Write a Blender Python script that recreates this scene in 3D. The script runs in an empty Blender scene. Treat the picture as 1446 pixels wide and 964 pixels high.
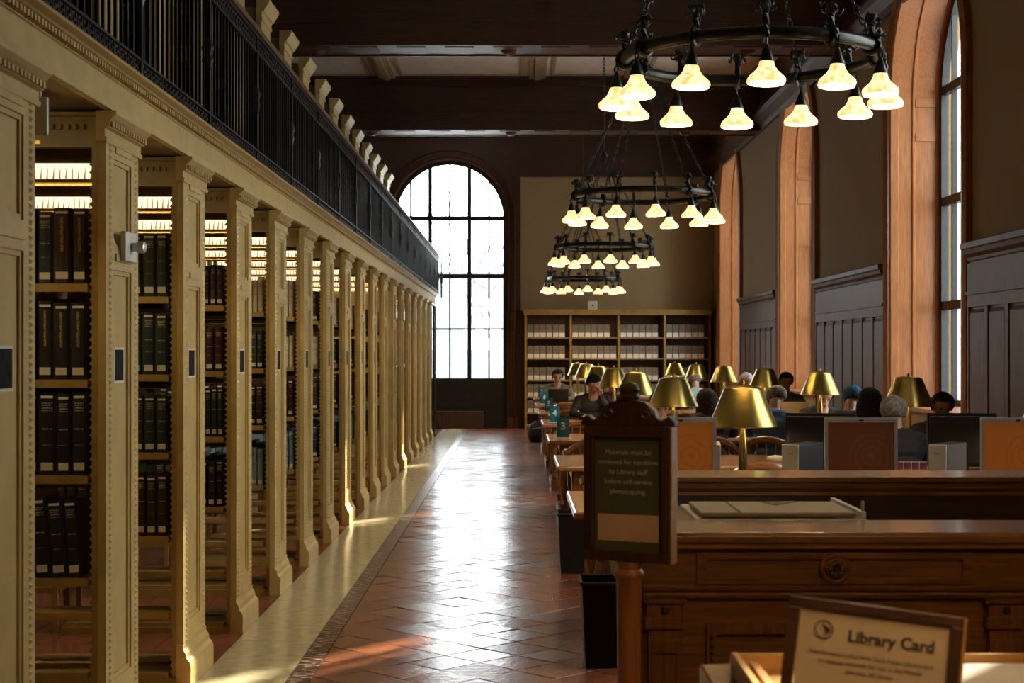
import bpy, bmesh, math, random
from mathutils import Vector, Matrix
random.seed(11)
S = bpy.context.scene
COL = S.collection
PI = math.pi

# ------------------------------------------------------------------ camera
FPX = 2140.0            # focal length in pixels of the 1446 x 964 frame
cam_data = bpy.data.cameras.new('camera')
cam = bpy.data.objects.new('camera', cam_data)
COL.objects.link(cam)
cam.location = (0, 0, 1.6)
cam.rotation_euler = (PI / 2, 0, 0)
cam_data.sensor_fit = 'HORIZONTAL'
cam_data.sensor_width = 36.0
cam_data.lens = FPX / 1446 * 36.0
cam_data.shift_x = -7 / 1446
cam_data.shift_y = 16 / 1446
cam_data.clip_start = 0.05
cam_data.clip_end = 300
cam_data.dof.use_dof = True
cam_data.dof.focus_distance = 9.0
cam_data.dof.aperture_fstop = 6.3
S.camera = cam

# ------------------------------------------------------------------ world, sun, exposure
W = bpy.data.worlds.new('overcast_sky')
S.world = W
W.use_nodes = True
bg = W.node_tree.nodes['Background']
bg.inputs[0].default_value = (0.95, 0.98, 1.0, 1)
bg.inputs[1].default_value = 9.0
S.view_settings.view_transform = 'Standard'
S.view_settings.look = 'None'
S.view_settings.gamma = 1.0
S.view_settings.use_curve_mapping = False
S.view_settings.exposure = 0.4
S.cycles.use_denoising = True
S.cycles.max_bounces = 8
S.cycles.diffuse_bounces = 4
S.cycles.transparent_max_bounces = 16
S.cycles.sample_clamp_indirect = 6.0
S.cycles.caustics_reflective = False
S.cycles.caustics_refractive = False

# plan of the room (metres, camera at the origin looking along +y)
XR, XG = 4.2, 4.75                   # right wall face, plane of its window glass
YF, YB = 32.3, -4.0                  # far wall, wall behind the camera
XL = -4.6                            # wall behind the stacks
ZC, ZB = 6.3, 5.39                   # ceiling, beam soffits
BAYS = [(7.1, 9.8), (14.2, 16.9), (21.3, 24.0), (28.4, 31.1)]
SPR, SILL, RW = 4.36, 1.03, 1.35     # right windows: spring line, sill, half width
EWX, EWR, EWS = -1.438, 1.227, 4.48  # end window: centre, half width, spring line
TABLES = [8.6, 11.85, 15.1, 18.4, 21.7, 25.0, 28.3]
STK0, PITCH, STKD = 4.53, 1.37, 0.50
NST = 18

sun_data = bpy.data.lights.new('sun', 'SUN')
sun_data.energy = 26.0; sun_data.color = (1.0, .86, .66); sun_data.angle = .012
sun = bpy.data.objects.new('sun', sun_data); COL.objects.link(sun)
sun.rotation_euler = Vector((-1, -1.29, -.76)).to_track_quat('-Z', 'Y').to_euler()

def portal(name, loc, rot, sx, sy):
    l = bpy.data.lights.new(name, 'AREA')
    l.shape = 'RECTANGLE'; l.size = sx; l.size_y = sy
    l.cycles.is_portal = True
    o = bpy.data.objects.new(name, l); COL.objects.link(o)
    o.location = loc; o.rotation_euler = rot
for (a, b) in BAYS:
    portal('window_daylight', (XG + .12, (a + b) / 2, 3.4), (0, PI / 2, 0), 4.8, 2.8)
portal('window_daylight', (EWX, YF + .35, 3.4), (-PI / 2, 0, 0), 2.6, 4.9)

# ------------------------------------------------------------------ materials
MATS = {}
def nd(nt, t, **kw):
    n = nt.nodes.new(t)
    for k, v in kw.items(): setattr(n, k, v)
    return n
def mat(name, col, rough=.5, metal=0.0, var=.12, scale=6.0, stretch=(1, 1, 1), bump=0.0, bscale=40.0,
        emit=None, es=0.0, coat=0.0, spec=.5, col2=None, contrast=(.3, .7)):
    m = bpy.data.materials.new(name); m.use_nodes = True
    nt = m.node_tree; b = nt.nodes['Principled BSDF']
    b.inputs['Roughness'].default_value = rough
    b.inputs['Metallic'].default_value = metal
    b.inputs['Specular IOR Level'].default_value = spec
    b.inputs['Coat Weight'].default_value = coat
    b.inputs['Coat Roughness'].default_value = .12
    tc = nd(nt, 'ShaderNodeTexCoord'); mp = nd(nt, 'ShaderNodeMapping')
    mp.inputs['Scale'].default_value = stretch
    nt.links.new(tc.outputs['Object'], mp.inputs[0])
    nz = nd(nt, 'ShaderNodeTexNoise'); nz.inputs['Scale'].default_value = scale
    nz.inputs['Detail'].default_value = 5
    nt.links.new(mp.outputs[0], nz.inputs['Vector'])
    cr = nd(nt, 'ShaderNodeValToRGB')
    c2 = col2 or tuple(max(0, c * (1 - 2 * var)) for c in col)
    c1 = col if col2 else tuple(min(1, c * (1 + var)) for c in col)
    cr.color_ramp.elements[0].position = contrast[0]; cr.color_ramp.elements[1].position = contrast[1]
    cr.color_ramp.elements[0].color = (*c2, 1); cr.color_ramp.elements[1].color = (*c1, 1)
    nt.links.new(nz.outputs['Fac'], cr.inputs[0])
    nt.links.new(cr.outputs[0], b.inputs['Base Color'])
    if bump:
        n2 = nd(nt, 'ShaderNodeTexNoise'); n2.inputs['Scale'].default_value = bscale
        nt.links.new(mp.outputs[0], n2.inputs['Vector'])
        bp = nd(nt, 'ShaderNodeBump'); bp.inputs['Strength'].default_value = bump
        bp.inputs['Distance'].default_value = .01
        nt.links.new(n2.outputs['Fac'], bp.inputs['Height']); nt.links.new(bp.outputs[0], b.inputs['Normal'])
    if emit:
        b.inputs['Emission Color'].default_value = (*emit, 1)
        b.inputs['Emission Strength'].default_value = es
    MATS[name] = m
    return m
GRX, GRY, GRZ = (1, 14, 14), (14, 1, 14), (14, 14, 1)
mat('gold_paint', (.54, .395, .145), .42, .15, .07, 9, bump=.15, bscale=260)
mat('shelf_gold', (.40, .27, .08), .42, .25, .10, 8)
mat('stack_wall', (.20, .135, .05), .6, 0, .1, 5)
mat('black_iron', (.016, .017, .018), .38, .3, .2, 20)
mat('chandelier_bronze', (.035, .036, .030), .33, .7, .25, 18)
mat('rail_wood', (.10, .048, .022), .35, 0, .2, 6, GRY)
for k, st in (('x', GRX), ('y', GRY), ('z', GRZ)):
    mat('dark_oak_' + k, (.055, .021, .011), .42, 0, .25, 5, st, bump=.1, bscale=20)
    mat('oak_' + k, (.34, .125, .034), .36, 0, .16, 5, st, bump=.08, bscale=20)
    mat('wainscot_' + k, (.125, .056, .032), .42, 0, .2, 5, st, bump=.1, bscale=20, spec=.22)  # same oak as the jambs, its shade put into a darker colour
    mat('desk_oak_' + k, (.20, .075, .020), .32, 0, .22, 5, st, bump=.08, bscale=20)
    mat('table_oak_' + k, (.30, .13, .045), .27, 0, .18, 5, st, coat=.3)
mat('wall_fabric', (.30, .215, .105), .85, 0, .10, 90, bump=.25, bscale=160)
mat('ceiling_plaster', (.78, .72, .62), .8, 0, .06, 6)
mat('ceiling_moulding', (.36, .29, .17), .7, 0, .08, 6)
mat('tile', (.21, .068, .034), .21, 0, .22, 7, bump=.12, bscale=22)
mat('tile_dark', (.165, .052, .028), .24, 0, .22, 7, bump=.12, bscale=22)
mat('tile_light', (.25, .083, .042), .19, 0, .2, 7, bump=.12, bscale=22)
mat('grout', (.045, .028, .022), .8, 0, .15, 30)
mat('cream_marble', (.56, .49, .31), .16, 0, .10, 14, bump=.02)
mat('veined_marble', (.42, .32, .26), .25, 0, .3, 16, (1, 3, 1), col2=(.055, .018, .014), contrast=(.50, .60))
mat('window_iron', (.012, .014, .014), .5, 0, .2, 20)
mat('brass', (.46, .35, .10), .27, 1.0, .08, 12, (1, 1, 30), bump=.04, bscale=20)
mat('brass_inside', (.75, .66, .42), .5, 0, .05)
mat('bulb', (1, .8, .5), .5, emit=(1, .72, .38), es=260)
mat('shade_glass', (.86, .66, .36), .35, 0, .10, 9, emit=(1.0, .76, .40), es=1.15, col2=(.74, .50, .22))
mat('tube_light', (1, 1, .95), .5, emit=(1, .78, .42), es=34)
mat('louver', (.95, .92, .82), .5, 0, .03, emit=(1, .88, .62), es=.95)
mat('white_plastic', (.72, .71, .66), .4, 0, .05)
mat('grey_plastic', (.36, .36, .34), .4, 0, .06)
mat('silver', (.50, .51, .51), .35, .5, .05)
mat('black_plastic', (.008, .008, .009), .5, 0, .1, spec=.2)
mat('copier_beige', (.26, .225, .15), .32, 0, .06)
mat('paper', (.72, .69, .60), .8, 0, .05)
mat('poster_black', (.018, .018, .02), .8, 0, .3, 18, spec=.1)
mat('archive_grey', (.20, .182, .148), .75, 0, .06, 8)
mat('archive_label', (.80, .78, .72), .8, 0, .04)
mat('sign_blue', (.006, .155, .225), .4, 0, .06)
mat('white_ink', (.85, .85, .82), .6, 0, .02)
mat('sign_green', (.085, .083, .048), .4, 0, .06)
mat('gold_ink', (.50, .45, .26), .6, 0, .03)
mat('tan_card', (.60, .36, .20), .7, 0, .05)
mat('card_paper', (.60, .45, .28), .7, 0, .05)
mat('dark_ink', (.035, .026, .018), .7, 0, .02)
mat('faint_ink', (.12, .085, .05), .7, 0, .02)
mat('pale_wood', (.52, .27, .075), .4, 0, .14, 5, GRX)
mat('frame_wood', (.060, .026, .013), .4, 0, .2, 5, GRZ)
mat('black_bag', (.012, .014, .02), .6, 0, .2, 12, bump=.2)
mat('pages', (.50, .43, .30), .85, 0, .15, 60)
mat('book_tag', (.62, .58, .48), .8, 0, .08, 40)
mat('street_front', (.17, .18, .195), .9, 0, .05)
mat('polished_oak', (.07, .03, .016), .2, 0, .2, 5, GRX)
mat('outside_stone', (.62, .62, .62), .9, 0, .05)
mat('bark', (.21, .20, .205), .9, 0, .15, 9)

def screen_mat(name, c1, c2):
    m = mat(name, c1, .3, var=.05, emit=c1, es=.30, spec=.15)
    nt = m.node_tree; b = nt.nodes['Principled BSDF']
    tc = nd(nt, 'ShaderNodeTexCoord'); mp = nd(nt, 'ShaderNodeMapping')
    mp.inputs['Location'].default_value = (-.06, 0, .05)
    nt.links.new(tc.outputs['Object'], mp.inputs[0])
    w = nd(nt, 'ShaderNodeTexWave', wave_type='RINGS', rings_direction='SPHERICAL')
    w.inputs['Scale'].default_value = 9; w.inputs['Distortion'].default_value = 4.5
    w.inputs['Detail'].default_value = 1.0; w.inputs['Detail Scale'].default_value = 2.0
    nt.links.new(mp.outputs[0], w.inputs['Vector'])
    ln = nd(nt, 'ShaderNodeVectorMath', operation='LENGTH'); nt.links.new(mp.outputs[0], ln.inputs[0])
    lt = nd(nt, 'ShaderNodeMath', operation='LESS_THAN'); lt.inputs[1].default_value = .13
    nt.links.new(ln.outputs['Value'], lt.inputs[0])
    gt = nd(nt, 'ShaderNodeMath', operation='GREATER_THAN'); gt.inputs[1].default_value = .80
    nt.links.new(w.outputs['Fac'], gt.inputs[0])
    mu = nd(nt, 'ShaderNodeMath', operation='MULTIPLY')
    nt.links.new(lt.outputs[0], mu.inputs[0]); nt.links.new(gt.outputs[0], mu.inputs[1])
    mx = nd(nt, 'ShaderNodeMix', data_type='RGBA')
    mx.inputs[6].default_value = (*c1, 1); mx.inputs[7].default_value = (*c2, 1)
    nt.links.new(mu.outputs[0], mx.inputs[0])
    nt.links.new(mx.outputs[2], b.inputs['Base Color']); nt.links.new(mx.outputs[2], b.inputs['Emission Color'])
    return m
_m = MATS['shade_glass']; _nt = _m.node_tree; _b = _nt.nodes['Principled BSDF']
_cr = nd(_nt, 'ShaderNodeValToRGB'); _cr.color_ramp.elements[0].position = .36; _cr.color_ramp.elements[1].position = .58
_cr.color_ramp.elements[0].color = (.80, .42, .12, 1); _cr.color_ramp.elements[1].color = (1, .78, .44, 1)
_src = [n for n in _nt.nodes if n.type == 'TEX_NOISE'][0]
_src.inputs['Scale'].default_value = 22
_nt.links.new(_src.outputs['Fac'], _cr.inputs[0]); _nt.links.new(_cr.outputs[0], _b.inputs['Emission Color'])
screen_mat('screen_orange', (.24, .075, .012), (.215, .064, .010))
screen_mat('screen_brown', (.066, .021, .008), (.076, .026, .011))

def plaid(name, c1, c2, c3):
    m = mat(name, c1, .85)
    nt = m.node_tree; b = nt.nodes['Principled BSDF']
    tc = nd(nt, 'ShaderNodeTexCoord'); sp = nd(nt, 'ShaderNodeSeparateXYZ')
    nt.links.new(tc.outputs['Object'], sp.inputs[0])
    prev = None
    for ax, thr, c in (('X', .5, c2), ('Z', .5, c2), ('X', .9, c3), ('Z', .9, c3)):
        a = nd(nt, 'ShaderNodeMath', operation='MULTIPLY'); a.inputs[1].default_value = 18
        nt.links.new(sp.outputs[ax], a.inputs[0])
        fr = nd(nt, 'ShaderNodeMath', operation='FRACT'); nt.links.new(a.outputs[0], fr.inputs[0])
        g = nd(nt, 'ShaderNodeMath', operation='GREATER_THAN'); g.inputs[1].default_value = thr
        nt.links.new(fr.outputs[0], g.inputs[0])
        h = nd(nt, 'ShaderNodeMath', operation='MULTIPLY'); h.inputs[1].default_value = .55
        nt.links.new(g.outputs[0], h.inputs[0])
        mx = nd(nt, 'ShaderNodeMix', data_type='RGBA'); mx.inputs[6].default_value = (*c1, 1)
        mx.inputs[7].default_value = (*c, 1)
        if prev: nt.links.new(prev.outputs[2], mx.inputs[6])
        nt.links.new(h.outputs[0], mx.inputs[0]); prev = mx
    nt.links.new(prev.outputs[2], b.inputs['Base Color'])
plaid('red_plaid', (.30, .022, .018), (.03, .006, .008), (.05, .01, .01))
plaid('wine_plaid', (.12, .012, .02), (.05, .006, .012), (.55, .40, .36))

g = bpy.data.materials.new('window_glass'); g.use_nodes = True; MATS['window_glass'] = g
nt = g.node_tree; nt.nodes.clear()
o_ = nd(nt, 'ShaderNodeOutputMaterial'); t_ = nd(nt, 'ShaderNodeBsdfTransparent'); t_.inputs[0].default_value = (.94, .97, .97, 1)
gl = nd(nt, 'ShaderNodeBsdfGlossy'); gl.inputs['Roughness'].default_value = .05
mx = nd(nt, 'ShaderNodeMixShader'); mx.inputs[0].default_value = .06
nt.links.new(t_.outputs[0], mx.inputs[1]); nt.links.new(gl.outputs[0], mx.inputs[2]); nt.links.new(mx.outputs[0], o_.inputs[0])
g = bpy.data.materials.new('clear_acrylic'); g.use_nodes = True; MATS['clear_acrylic'] = g
nt = g.node_tree; nt.nodes.clear()
o_ = nd(nt, 'ShaderNodeOutputMaterial'); t_ = nd(nt, 'ShaderNodeBsdfTransparent')
gl = nd(nt, 'ShaderNodeBsdfDiffuse'); gl.inputs[0].default_value = (.8, .8, .76, 1)
mx = nd(nt, 'ShaderNodeMixShader'); mx.inputs[0].default_value = .35
nt.links.new(t_.outputs[0], mx.inputs[1]); nt.links.new(gl.outputs[0], mx.inputs[2]); nt.links.new(mx.outputs[0], o_.inputs[0])

def cover(name, col, ink=(.38, .34, .24), vertical=False):
    """cloth book cover with a few printed lines near the head of the spine (unit book coordinates)"""
    m = mat(name, col, .5, 0, .15, 12)
    nt = m.node_tree; b = nt.nodes['Principled BSDF']
    src = b.inputs['Base Color'].links[0].from_socket
    tc = nd(nt, 'ShaderNodeTexCoord'); sp = nd(nt, 'ShaderNodeSeparateXYZ'); nt.links.new(tc.outputs['Object'], sp.inputs[0])
    def rng(ax, lo, hi):
        a = nd(nt, 'ShaderNodeMath', operation='GREATER_THAN'); a.inputs[1].default_value = lo
        c = nd(nt, 'ShaderNodeMath', operation='LESS_THAN'); c.inputs[1].default_value = hi
        nt.links.new(sp.outputs[ax], a.inputs[0]); nt.links.new(sp.outputs[ax], c.inputs[0])
        d = nd(nt, 'ShaderNodeMath', operation='MULTIPLY')
        nt.links.new(a.outputs[0], d.inputs[0]); nt.links.new(c.outputs[0], d.inputs[1]); return d.outputs[0]
    def mul(p, q):
        d = nd(nt, 'ShaderNodeMath', operation='MULTIPLY'); nt.links.new(p, d.inputs[0]); nt.links.new(q, d.inputs[1]); return d.outputs[0]
    nz = nd(nt, 'ShaderNodeTexNoise'); nz.inputs['Scale'].default_value = 26
    nt.links.new(tc.outputs['Object'], nz.inputs['Vector'])
    gt = nd(nt, 'ShaderNodeMath', operation='GREATER_THAN'); gt.inputs[1].default_value = .47; nt.links.new(nz.outputs['Fac'], gt.inputs[0])
    if vertical:
        ms = [mul(rng('X', -.08, .08), rng('Z', .42, .88))]
    else:
        ms = [mul(rng('X', -.30, .30), rng('Z', lo, hi)) for lo, hi in ((.86, .875), (.835, .85), (.80, .82), (.77, .785), (.55, .565), (.36, .37))]
    tot = ms[0]
    for q in ms[1:]:
        d = nd(nt, 'ShaderNodeMath', operation='ADD'); nt.links.new(tot, d.inputs[0]); nt.links.new(q, d.inputs[1]); tot = d.outputs[0]
    tot = mul(mul(tot, gt.outputs[0]), rng('Y', -1, .03))
    mx = nd(nt, 'ShaderNodeMix', data_type='RGBA'); mx.inputs[7].default_value = (*ink, 1)
    nt.links.new(tot, mx.inputs[0]); nt.links.new(src, mx.inputs[6]); nt.links.new(mx.outputs[2], b.inputs['Base Color'])
COVERS = {'navy blue': (.020, .036, .070), 'black': (.010, .010, .012), 'dark green': (.016, .026, .020), 'maroon': (.050, .011, .014),
          'brown': (.055, .026, .016), 'light blue': (.20, .33, .42), 'green': (.022, .060, .026), 'white': (.60, .55, .42), 'dark brown': (.030, .014, .010)}
for k, c in COVERS.items(): cover('cover ' + k, c, (.02, .05, .09) if k == 'light blue' else (.12, .09, .05) if k == 'white' else (.38, .34, .24))
cover('cover black gilt', COVERS['black'], (.34, .22, .07), True)
cover('cover dark brown gilt', COVERS['dark brown'], (.36, .25, .09), True)

# ------------------------------------------------------------------ mesh helpers
class MB:
    def __init__(s): s.v = []; s.f = []; s.m = []
    def add(s, vs, fs, mi=0):
        n = len(s.v); s.v += [tuple(p) for p in vs]
        for f in fs: s.f.append([i + n for i in f]); s.m.append(mi)
    def box(s, x0, x1, y0, y1, z0, z1, mi=0):
        s.add([(x0, y0, z0), (x1, y0, z0), (x1, y1, z0), (x0, y1, z0), (x0, y0, z1), (x1, y0, z1), (x1, y1, z1), (x0, y1, z1)],
              [(0, 3, 2, 1), (4, 5, 6, 7), (0, 1, 5, 4), (1, 2, 6, 5), (2, 3, 7, 6), (3, 0, 4, 7)], mi); return s
    def prism(s, poly, fn, d0, d1, mi=0):
        """polygon of (u, w) extruded from depth d0 to d1; fn(u, w, d) -> xyz"""
        n = len(poly)
        s.add([fn(u, w, d0) for u, w in poly] + [fn(u, w, d1) for u, w in poly],
              [tuple(range(n))[::-1], tuple(range(n, 2 * n))] + [(i, (i + 1) % n, n + (i + 1) % n, n + i) for i in range(n)], mi); return s
    def lathe(s, prof, c=(0, 0, 0), seg=16, mi=0, caps=True, wob=None):
        n = len(prof); vs = []
        for k in range(seg):
            a = 2 * PI * k / seg
            for r, z in prof:
                rr = r * (1 + (wob[0] * math.cos(wob[1] * a) if wob else 0))
                vs.append((c[0] + rr * math.cos(a), c[1] + rr * math.sin(a), c[2] + z))
        fs = [(k * n + i, ((k + 1) % seg) * n + i, ((k + 1) % seg) * n + i + 1, k * n + i + 1) for k in range(seg) for i in range(n - 1)]
        if caps:
            fs.append(tuple(k * n for k in range(seg))[::-1]); fs.append(tuple(k * n + n - 1 for k in range(seg)))
        s.add(vs, fs, mi); return s
    def tube(s, pts, r, seg=8, closed=False, mi=0, squash=1.0):
        pts = [Vector(p) for p in pts]; n = len(pts); vs = []; up = Vector((0, 0, 1))
        for i, p in enumerate(pts):
            t = (pts[(i + 1) % n] - pts[i - 1]) if closed else (pts[min(i + 1, n - 1)] - pts[max(i - 1, 0)])
            t.normalize()
            a = t.cross(up)
            if a.length < .05: a = t.cross(Vector((0, 1, 0)))
            a.normalize(); b = a.cross(t)
            ri = r[i] if isinstance(r, (list, tuple)) else r
            for k in range(seg):
                q = 2 * PI * k / seg
                vs.append(p + a * (ri * math.cos(q)) + b * (ri * squash * math.sin(q)))
        fs = [(i * seg + k, i * seg + (k + 1) % seg, ((i + 1) % n) * seg + (k + 1) % seg, ((i + 1) % n) * seg + k)
              for i in range(n if closed else n - 1) for k in range(seg)]
        if not closed: fs += [tuple(range(seg))[::-1], tuple((n - 1) * seg + k for k in range(seg))]
        s.add(vs, fs, mi); return s
    def sweep(s, line, fn, prof, mi=0):
        """line: list of ((u, w), (nu, nw)); prof: list of (offset along normal, depth)"""
        n = len(prof)
        vs = [fn(u + nu * o, w + nw * o, d) for (u, w), (nu, nw) in line for o, d in prof]
        s.add(vs, [(i * n + k, (i + 1) * n + k, (i + 1) * n + k + 1, i * n + k + 1) for i in range(len(line) - 1) for k in range(n - 1)], mi); return s
    def mesh(s, name, mats, smooth=False):
        me = bpy.data.meshes.new(name); me.from_pydata(s.v, [], s.f)
        for m in (mats if isinstance(mats, (list, tuple)) else [mats]): me.materials.append(MATS[m])
        me.polygons.foreach_set('material_index', s.m)
        bm = bmesh.new(); bm.from_mesh(me); bmesh.ops.recalc_face_normals(bm, faces=bm.faces); bm.to_mesh(me); bm.free()
        if smooth:
            me.polygons.foreach_set('use_smooth', [True] * len(me.polygons))
            try: me.set_sharp_from_angle(angle=math.radians(40))
            except Exception: pass
        me.update(); return me
    def build(s, name, mats, parent=None, smooth=False, **kw):
        return put(name, s.mesh(name, mats, smooth), parent, **kw)
def put(name, me, parent=None, loc=None, rot=None, scale=None, bevel=0):
    o = bpy.data.objects.new(name, me); COL.objects.link(o)
    if parent: o.parent = parent
    if loc is not None: o.location = loc
    if rot is not None: o.rotation_euler = rot
    if scale is not None: o.scale = scale
    if bevel:
        b = o.modifiers.new('edge', 'BEVEL'); b.width = bevel; b.segments = 2; b.limit_method = 'ANGLE'
    return o
def tag(o, label, cat, group=None):
    o['label'] = label; o['category'] = cat
    if group: o['group'] = group
    return o
def struct(o): o['kind'] = 'structure'; return o
def root(name, label, cat, loc=(0, 0, 0), rz=0, group=None):
    return tag(put(name, None, loc=loc, rot=(0, 0, rz)), label, cat, group)
def copy_tree(o, parent=None):
    c = o.copy(); COL.objects.link(c); c.parent = parent
    for ch in o.children: copy_tree(ch, c)
    return c
ORD = ['', 'first', 'second', 'third', 'fourth', 'fifth', 'sixth', 'seventh', 'eighth', 'ninth', 'tenth', 'eleventh', 'twelfth',
       'thirteenth', 'fourteenth', 'fifteenth', 'sixteenth', 'seventeenth', 'eighteenth', 'nineteenth']
def text_mesh(name, body, size, matname, align='CENTER', bold=0.0, space=1.0):
    cu = bpy.data.curves.new(name, 'FONT'); cu.body = body; cu.size = size; cu.align_x = align
    cu.extrude = .0004; cu.offset = bold; cu.space_line = space; cu.resolution_u = 3
    o = bpy.data.objects.new(name, cu); COL.objects.link(o)
    dg = bpy.context.evaluated_depsgraph_get(); dg.update()
    me = bpy.data.meshes.new_from_object(o.evaluated_get(dg))
    bpy.data.objects.remove(o); bpy.data.curves.remove(cu)
    me.materials.clear(); me.materials.append(MATS[matname]); me.name = name
    return me

# ------------------------------------------------------------------ floor
floor = struct(MB().box(XL, XG, YB, YF + .4, -.15, -.006).build('floor', 'grout'))
def clip_x(poly, xm, keep_right=True):
    out = []
    for i in range(len(poly)):
        p, q = poly[i], poly[(i + 1) % len(poly)]
        ip = (p[0] >= xm) == keep_right; iq = (q[0] >= xm) == keep_right
        if ip: out.append(p)
        if ip != iq:
            t = (xm - p[0]) / (q[0] - p[0]); out.append((xm, p[1] + t * (q[1] - p[1])))
    return out
XT = -1.01
tw, gap = .27, .003
c45 = math.sqrt(.5)
tile_mats = ['tile', 'tile_dark', 'tile_light']
def tile_mesh(hx, hy, mi):
    b = MB(); e = .002
    b.add([(-hx, -hy, -.006), (hx, -hy, -.006), (hx, hy, -.006), (-hx, hy, -.006),
           (-hx + e, -hy + e, 0), (hx - e, -hy + e, 0), (hx - e, hy - e, 0), (-hx + e, hy - e, 0)],
          [(4, 5, 6, 7), (0, 1, 5, 4), (1, 2, 6, 5), (2, 3, 7, 6), (3, 0, 4, 7)])
    return b.mesh('floor_tile', tile_mats[mi])
tmesh = [tile_mesh(tw / 2 - gap, tw / 2 - gap, i) for i in range(3)]
rest = MB(); single = []
for i in range(-40, 260):
    for j in range(-190, 170):
        cx, cy, hx, hy, ang = i + .5, j + .5, tw / 2, tw / 2, PI / 4
        x = (cx - cy) * tw * c45; y = (cx + cy) * tw * c45
        if not (XT - .25 < x < XR + .25 and YB + .2 < y < YF): continue
        whole = x > XT + .20
        tx, ty = random.gauss(0, .008), random.gauss(0, .008)
        mi = random.choice((0, 0, 1, 2))
        if whole and x < .42 and y > 7.0: single.append((y, x, ang, tx, ty, mi)); continue
        poly = []
        for sx, sy in ((-1, -1), (1, -1), (1, 1), (-1, 1)):
            u, w = sx * (hx - gap), sy * (hy - gap)
            poly.append((x + (u - w) * c45, y + (u + w) * c45))
        poly = clip_x(poly, XT + .003)
        poly = clip_x(poly, XR - .01, False) if poly else poly
        if len(poly) < 3: continue
        rest.add([(p, q, (p - x) * tx + (q - y) * ty - .0004) for p, q in poly], [tuple(range(len(poly)))], mi)
single.sort()
for n, (y, x, ang, tx, ty, mi) in enumerate(single):
    if n < 300:
        put('floor_tile', tmesh[mi], floor, (x, y, 0), (ty, -tx, ang))
    else:
        c, s_ = math.cos(ang), math.sin(ang); hx, hy = tw / 2 - gap, tw / 2 - gap
        rest.add([(x + u * c - w * s_, y + u * s_ + w * c, (u * c - w * s_) * tx + (u * s_ + w * c) * ty - .0004)
                  for u, w in ((-hx, -hy), (hx, -hy), (hx, hy), (-hx, hy))], [(0, 1, 2, 3)], mi)
for i in range(15):                                   # plain square red tiles in the aisles between the stacks
    for j in range(178):
        x0 = -1.563 - (i + 1) * .2; y0 = YB + .1 + j * .2
        if x0 < XL: continue
        rest.add([(x0 + .002, y0 + .002, -.0005), (x0 + .198, y0 + .002, -.0005), (x0 + .198, y0 + .198, -.0005), (x0 + .002, y0 + .198, -.0005)], [(0, 1, 2, 3)], random.choice((0, 2, 2)))
r_ = rest.build('distant_tiles', tile_mats, floor); r_['kind'] = 'stuff'
me = MB().box(0, .430, .002, 1.368, -.006, 0).mesh('marble_slab', 'cream_marble')
for i in range(27): put('marble_slab', me, floor, (-1.559, -3.9 + i * 1.37, 0))
me = MB().box(0, .111, .002, .912, -.006, 0).mesh('border_strip', 'veined_marble')
for i in range(40): put('border_strip', me, floor, (-1.125, -3.9 + i * .914, 0))

# ------------------------------------------------------------------ walls with arched windows
def fr(u, w, d): return (d, u, w)        # right wall: u = y, depth = x
def ff(u, w, d): return (u, d, w)        # far wall:   u = x, depth = y
def arch_line(c, half, sill, spring, n=28):
    L = [((c - half, sill), (-1, 0)), ((c - half, spring), (-1, 0))]
    for i in range(1, n):
        a = PI - PI * i / n
        L.append(((c + half * math.cos(a), spring + half * math.sin(a)), (math.cos(a), math.sin(a))))
    return L + [((c + half, spring), (1, 0)), ((c + half, sill), (1, 0))]
def pierced(mb, fn, u0, u1, z0, z1, ops, d0, d1):
    u = u0
    for c, half, sill, spring in ops:
        mb.prism([(u, z0), (c - half, z0), (c - half, z1), (u, z1)], fn, d0, d1)
        if sill > z0: mb.prism([(c - half, z0), (c + half, z0), (c + half, sill), (c - half, sill)], fn, d0, d1)
        pts = [p for p, _ in arch_line(c, half, sill, spring)][1:-1]
        for p, q in zip(pts, pts[1:]):
            mb.prism([p, q, (q[0], z1), (p[0], z1)], fn, d0, d1)
        u = c + half
    mb.prism([(u, z0), (u1, z0), (u1, z1), (u, z1)], fn, d0, d1)
    return mb

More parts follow.
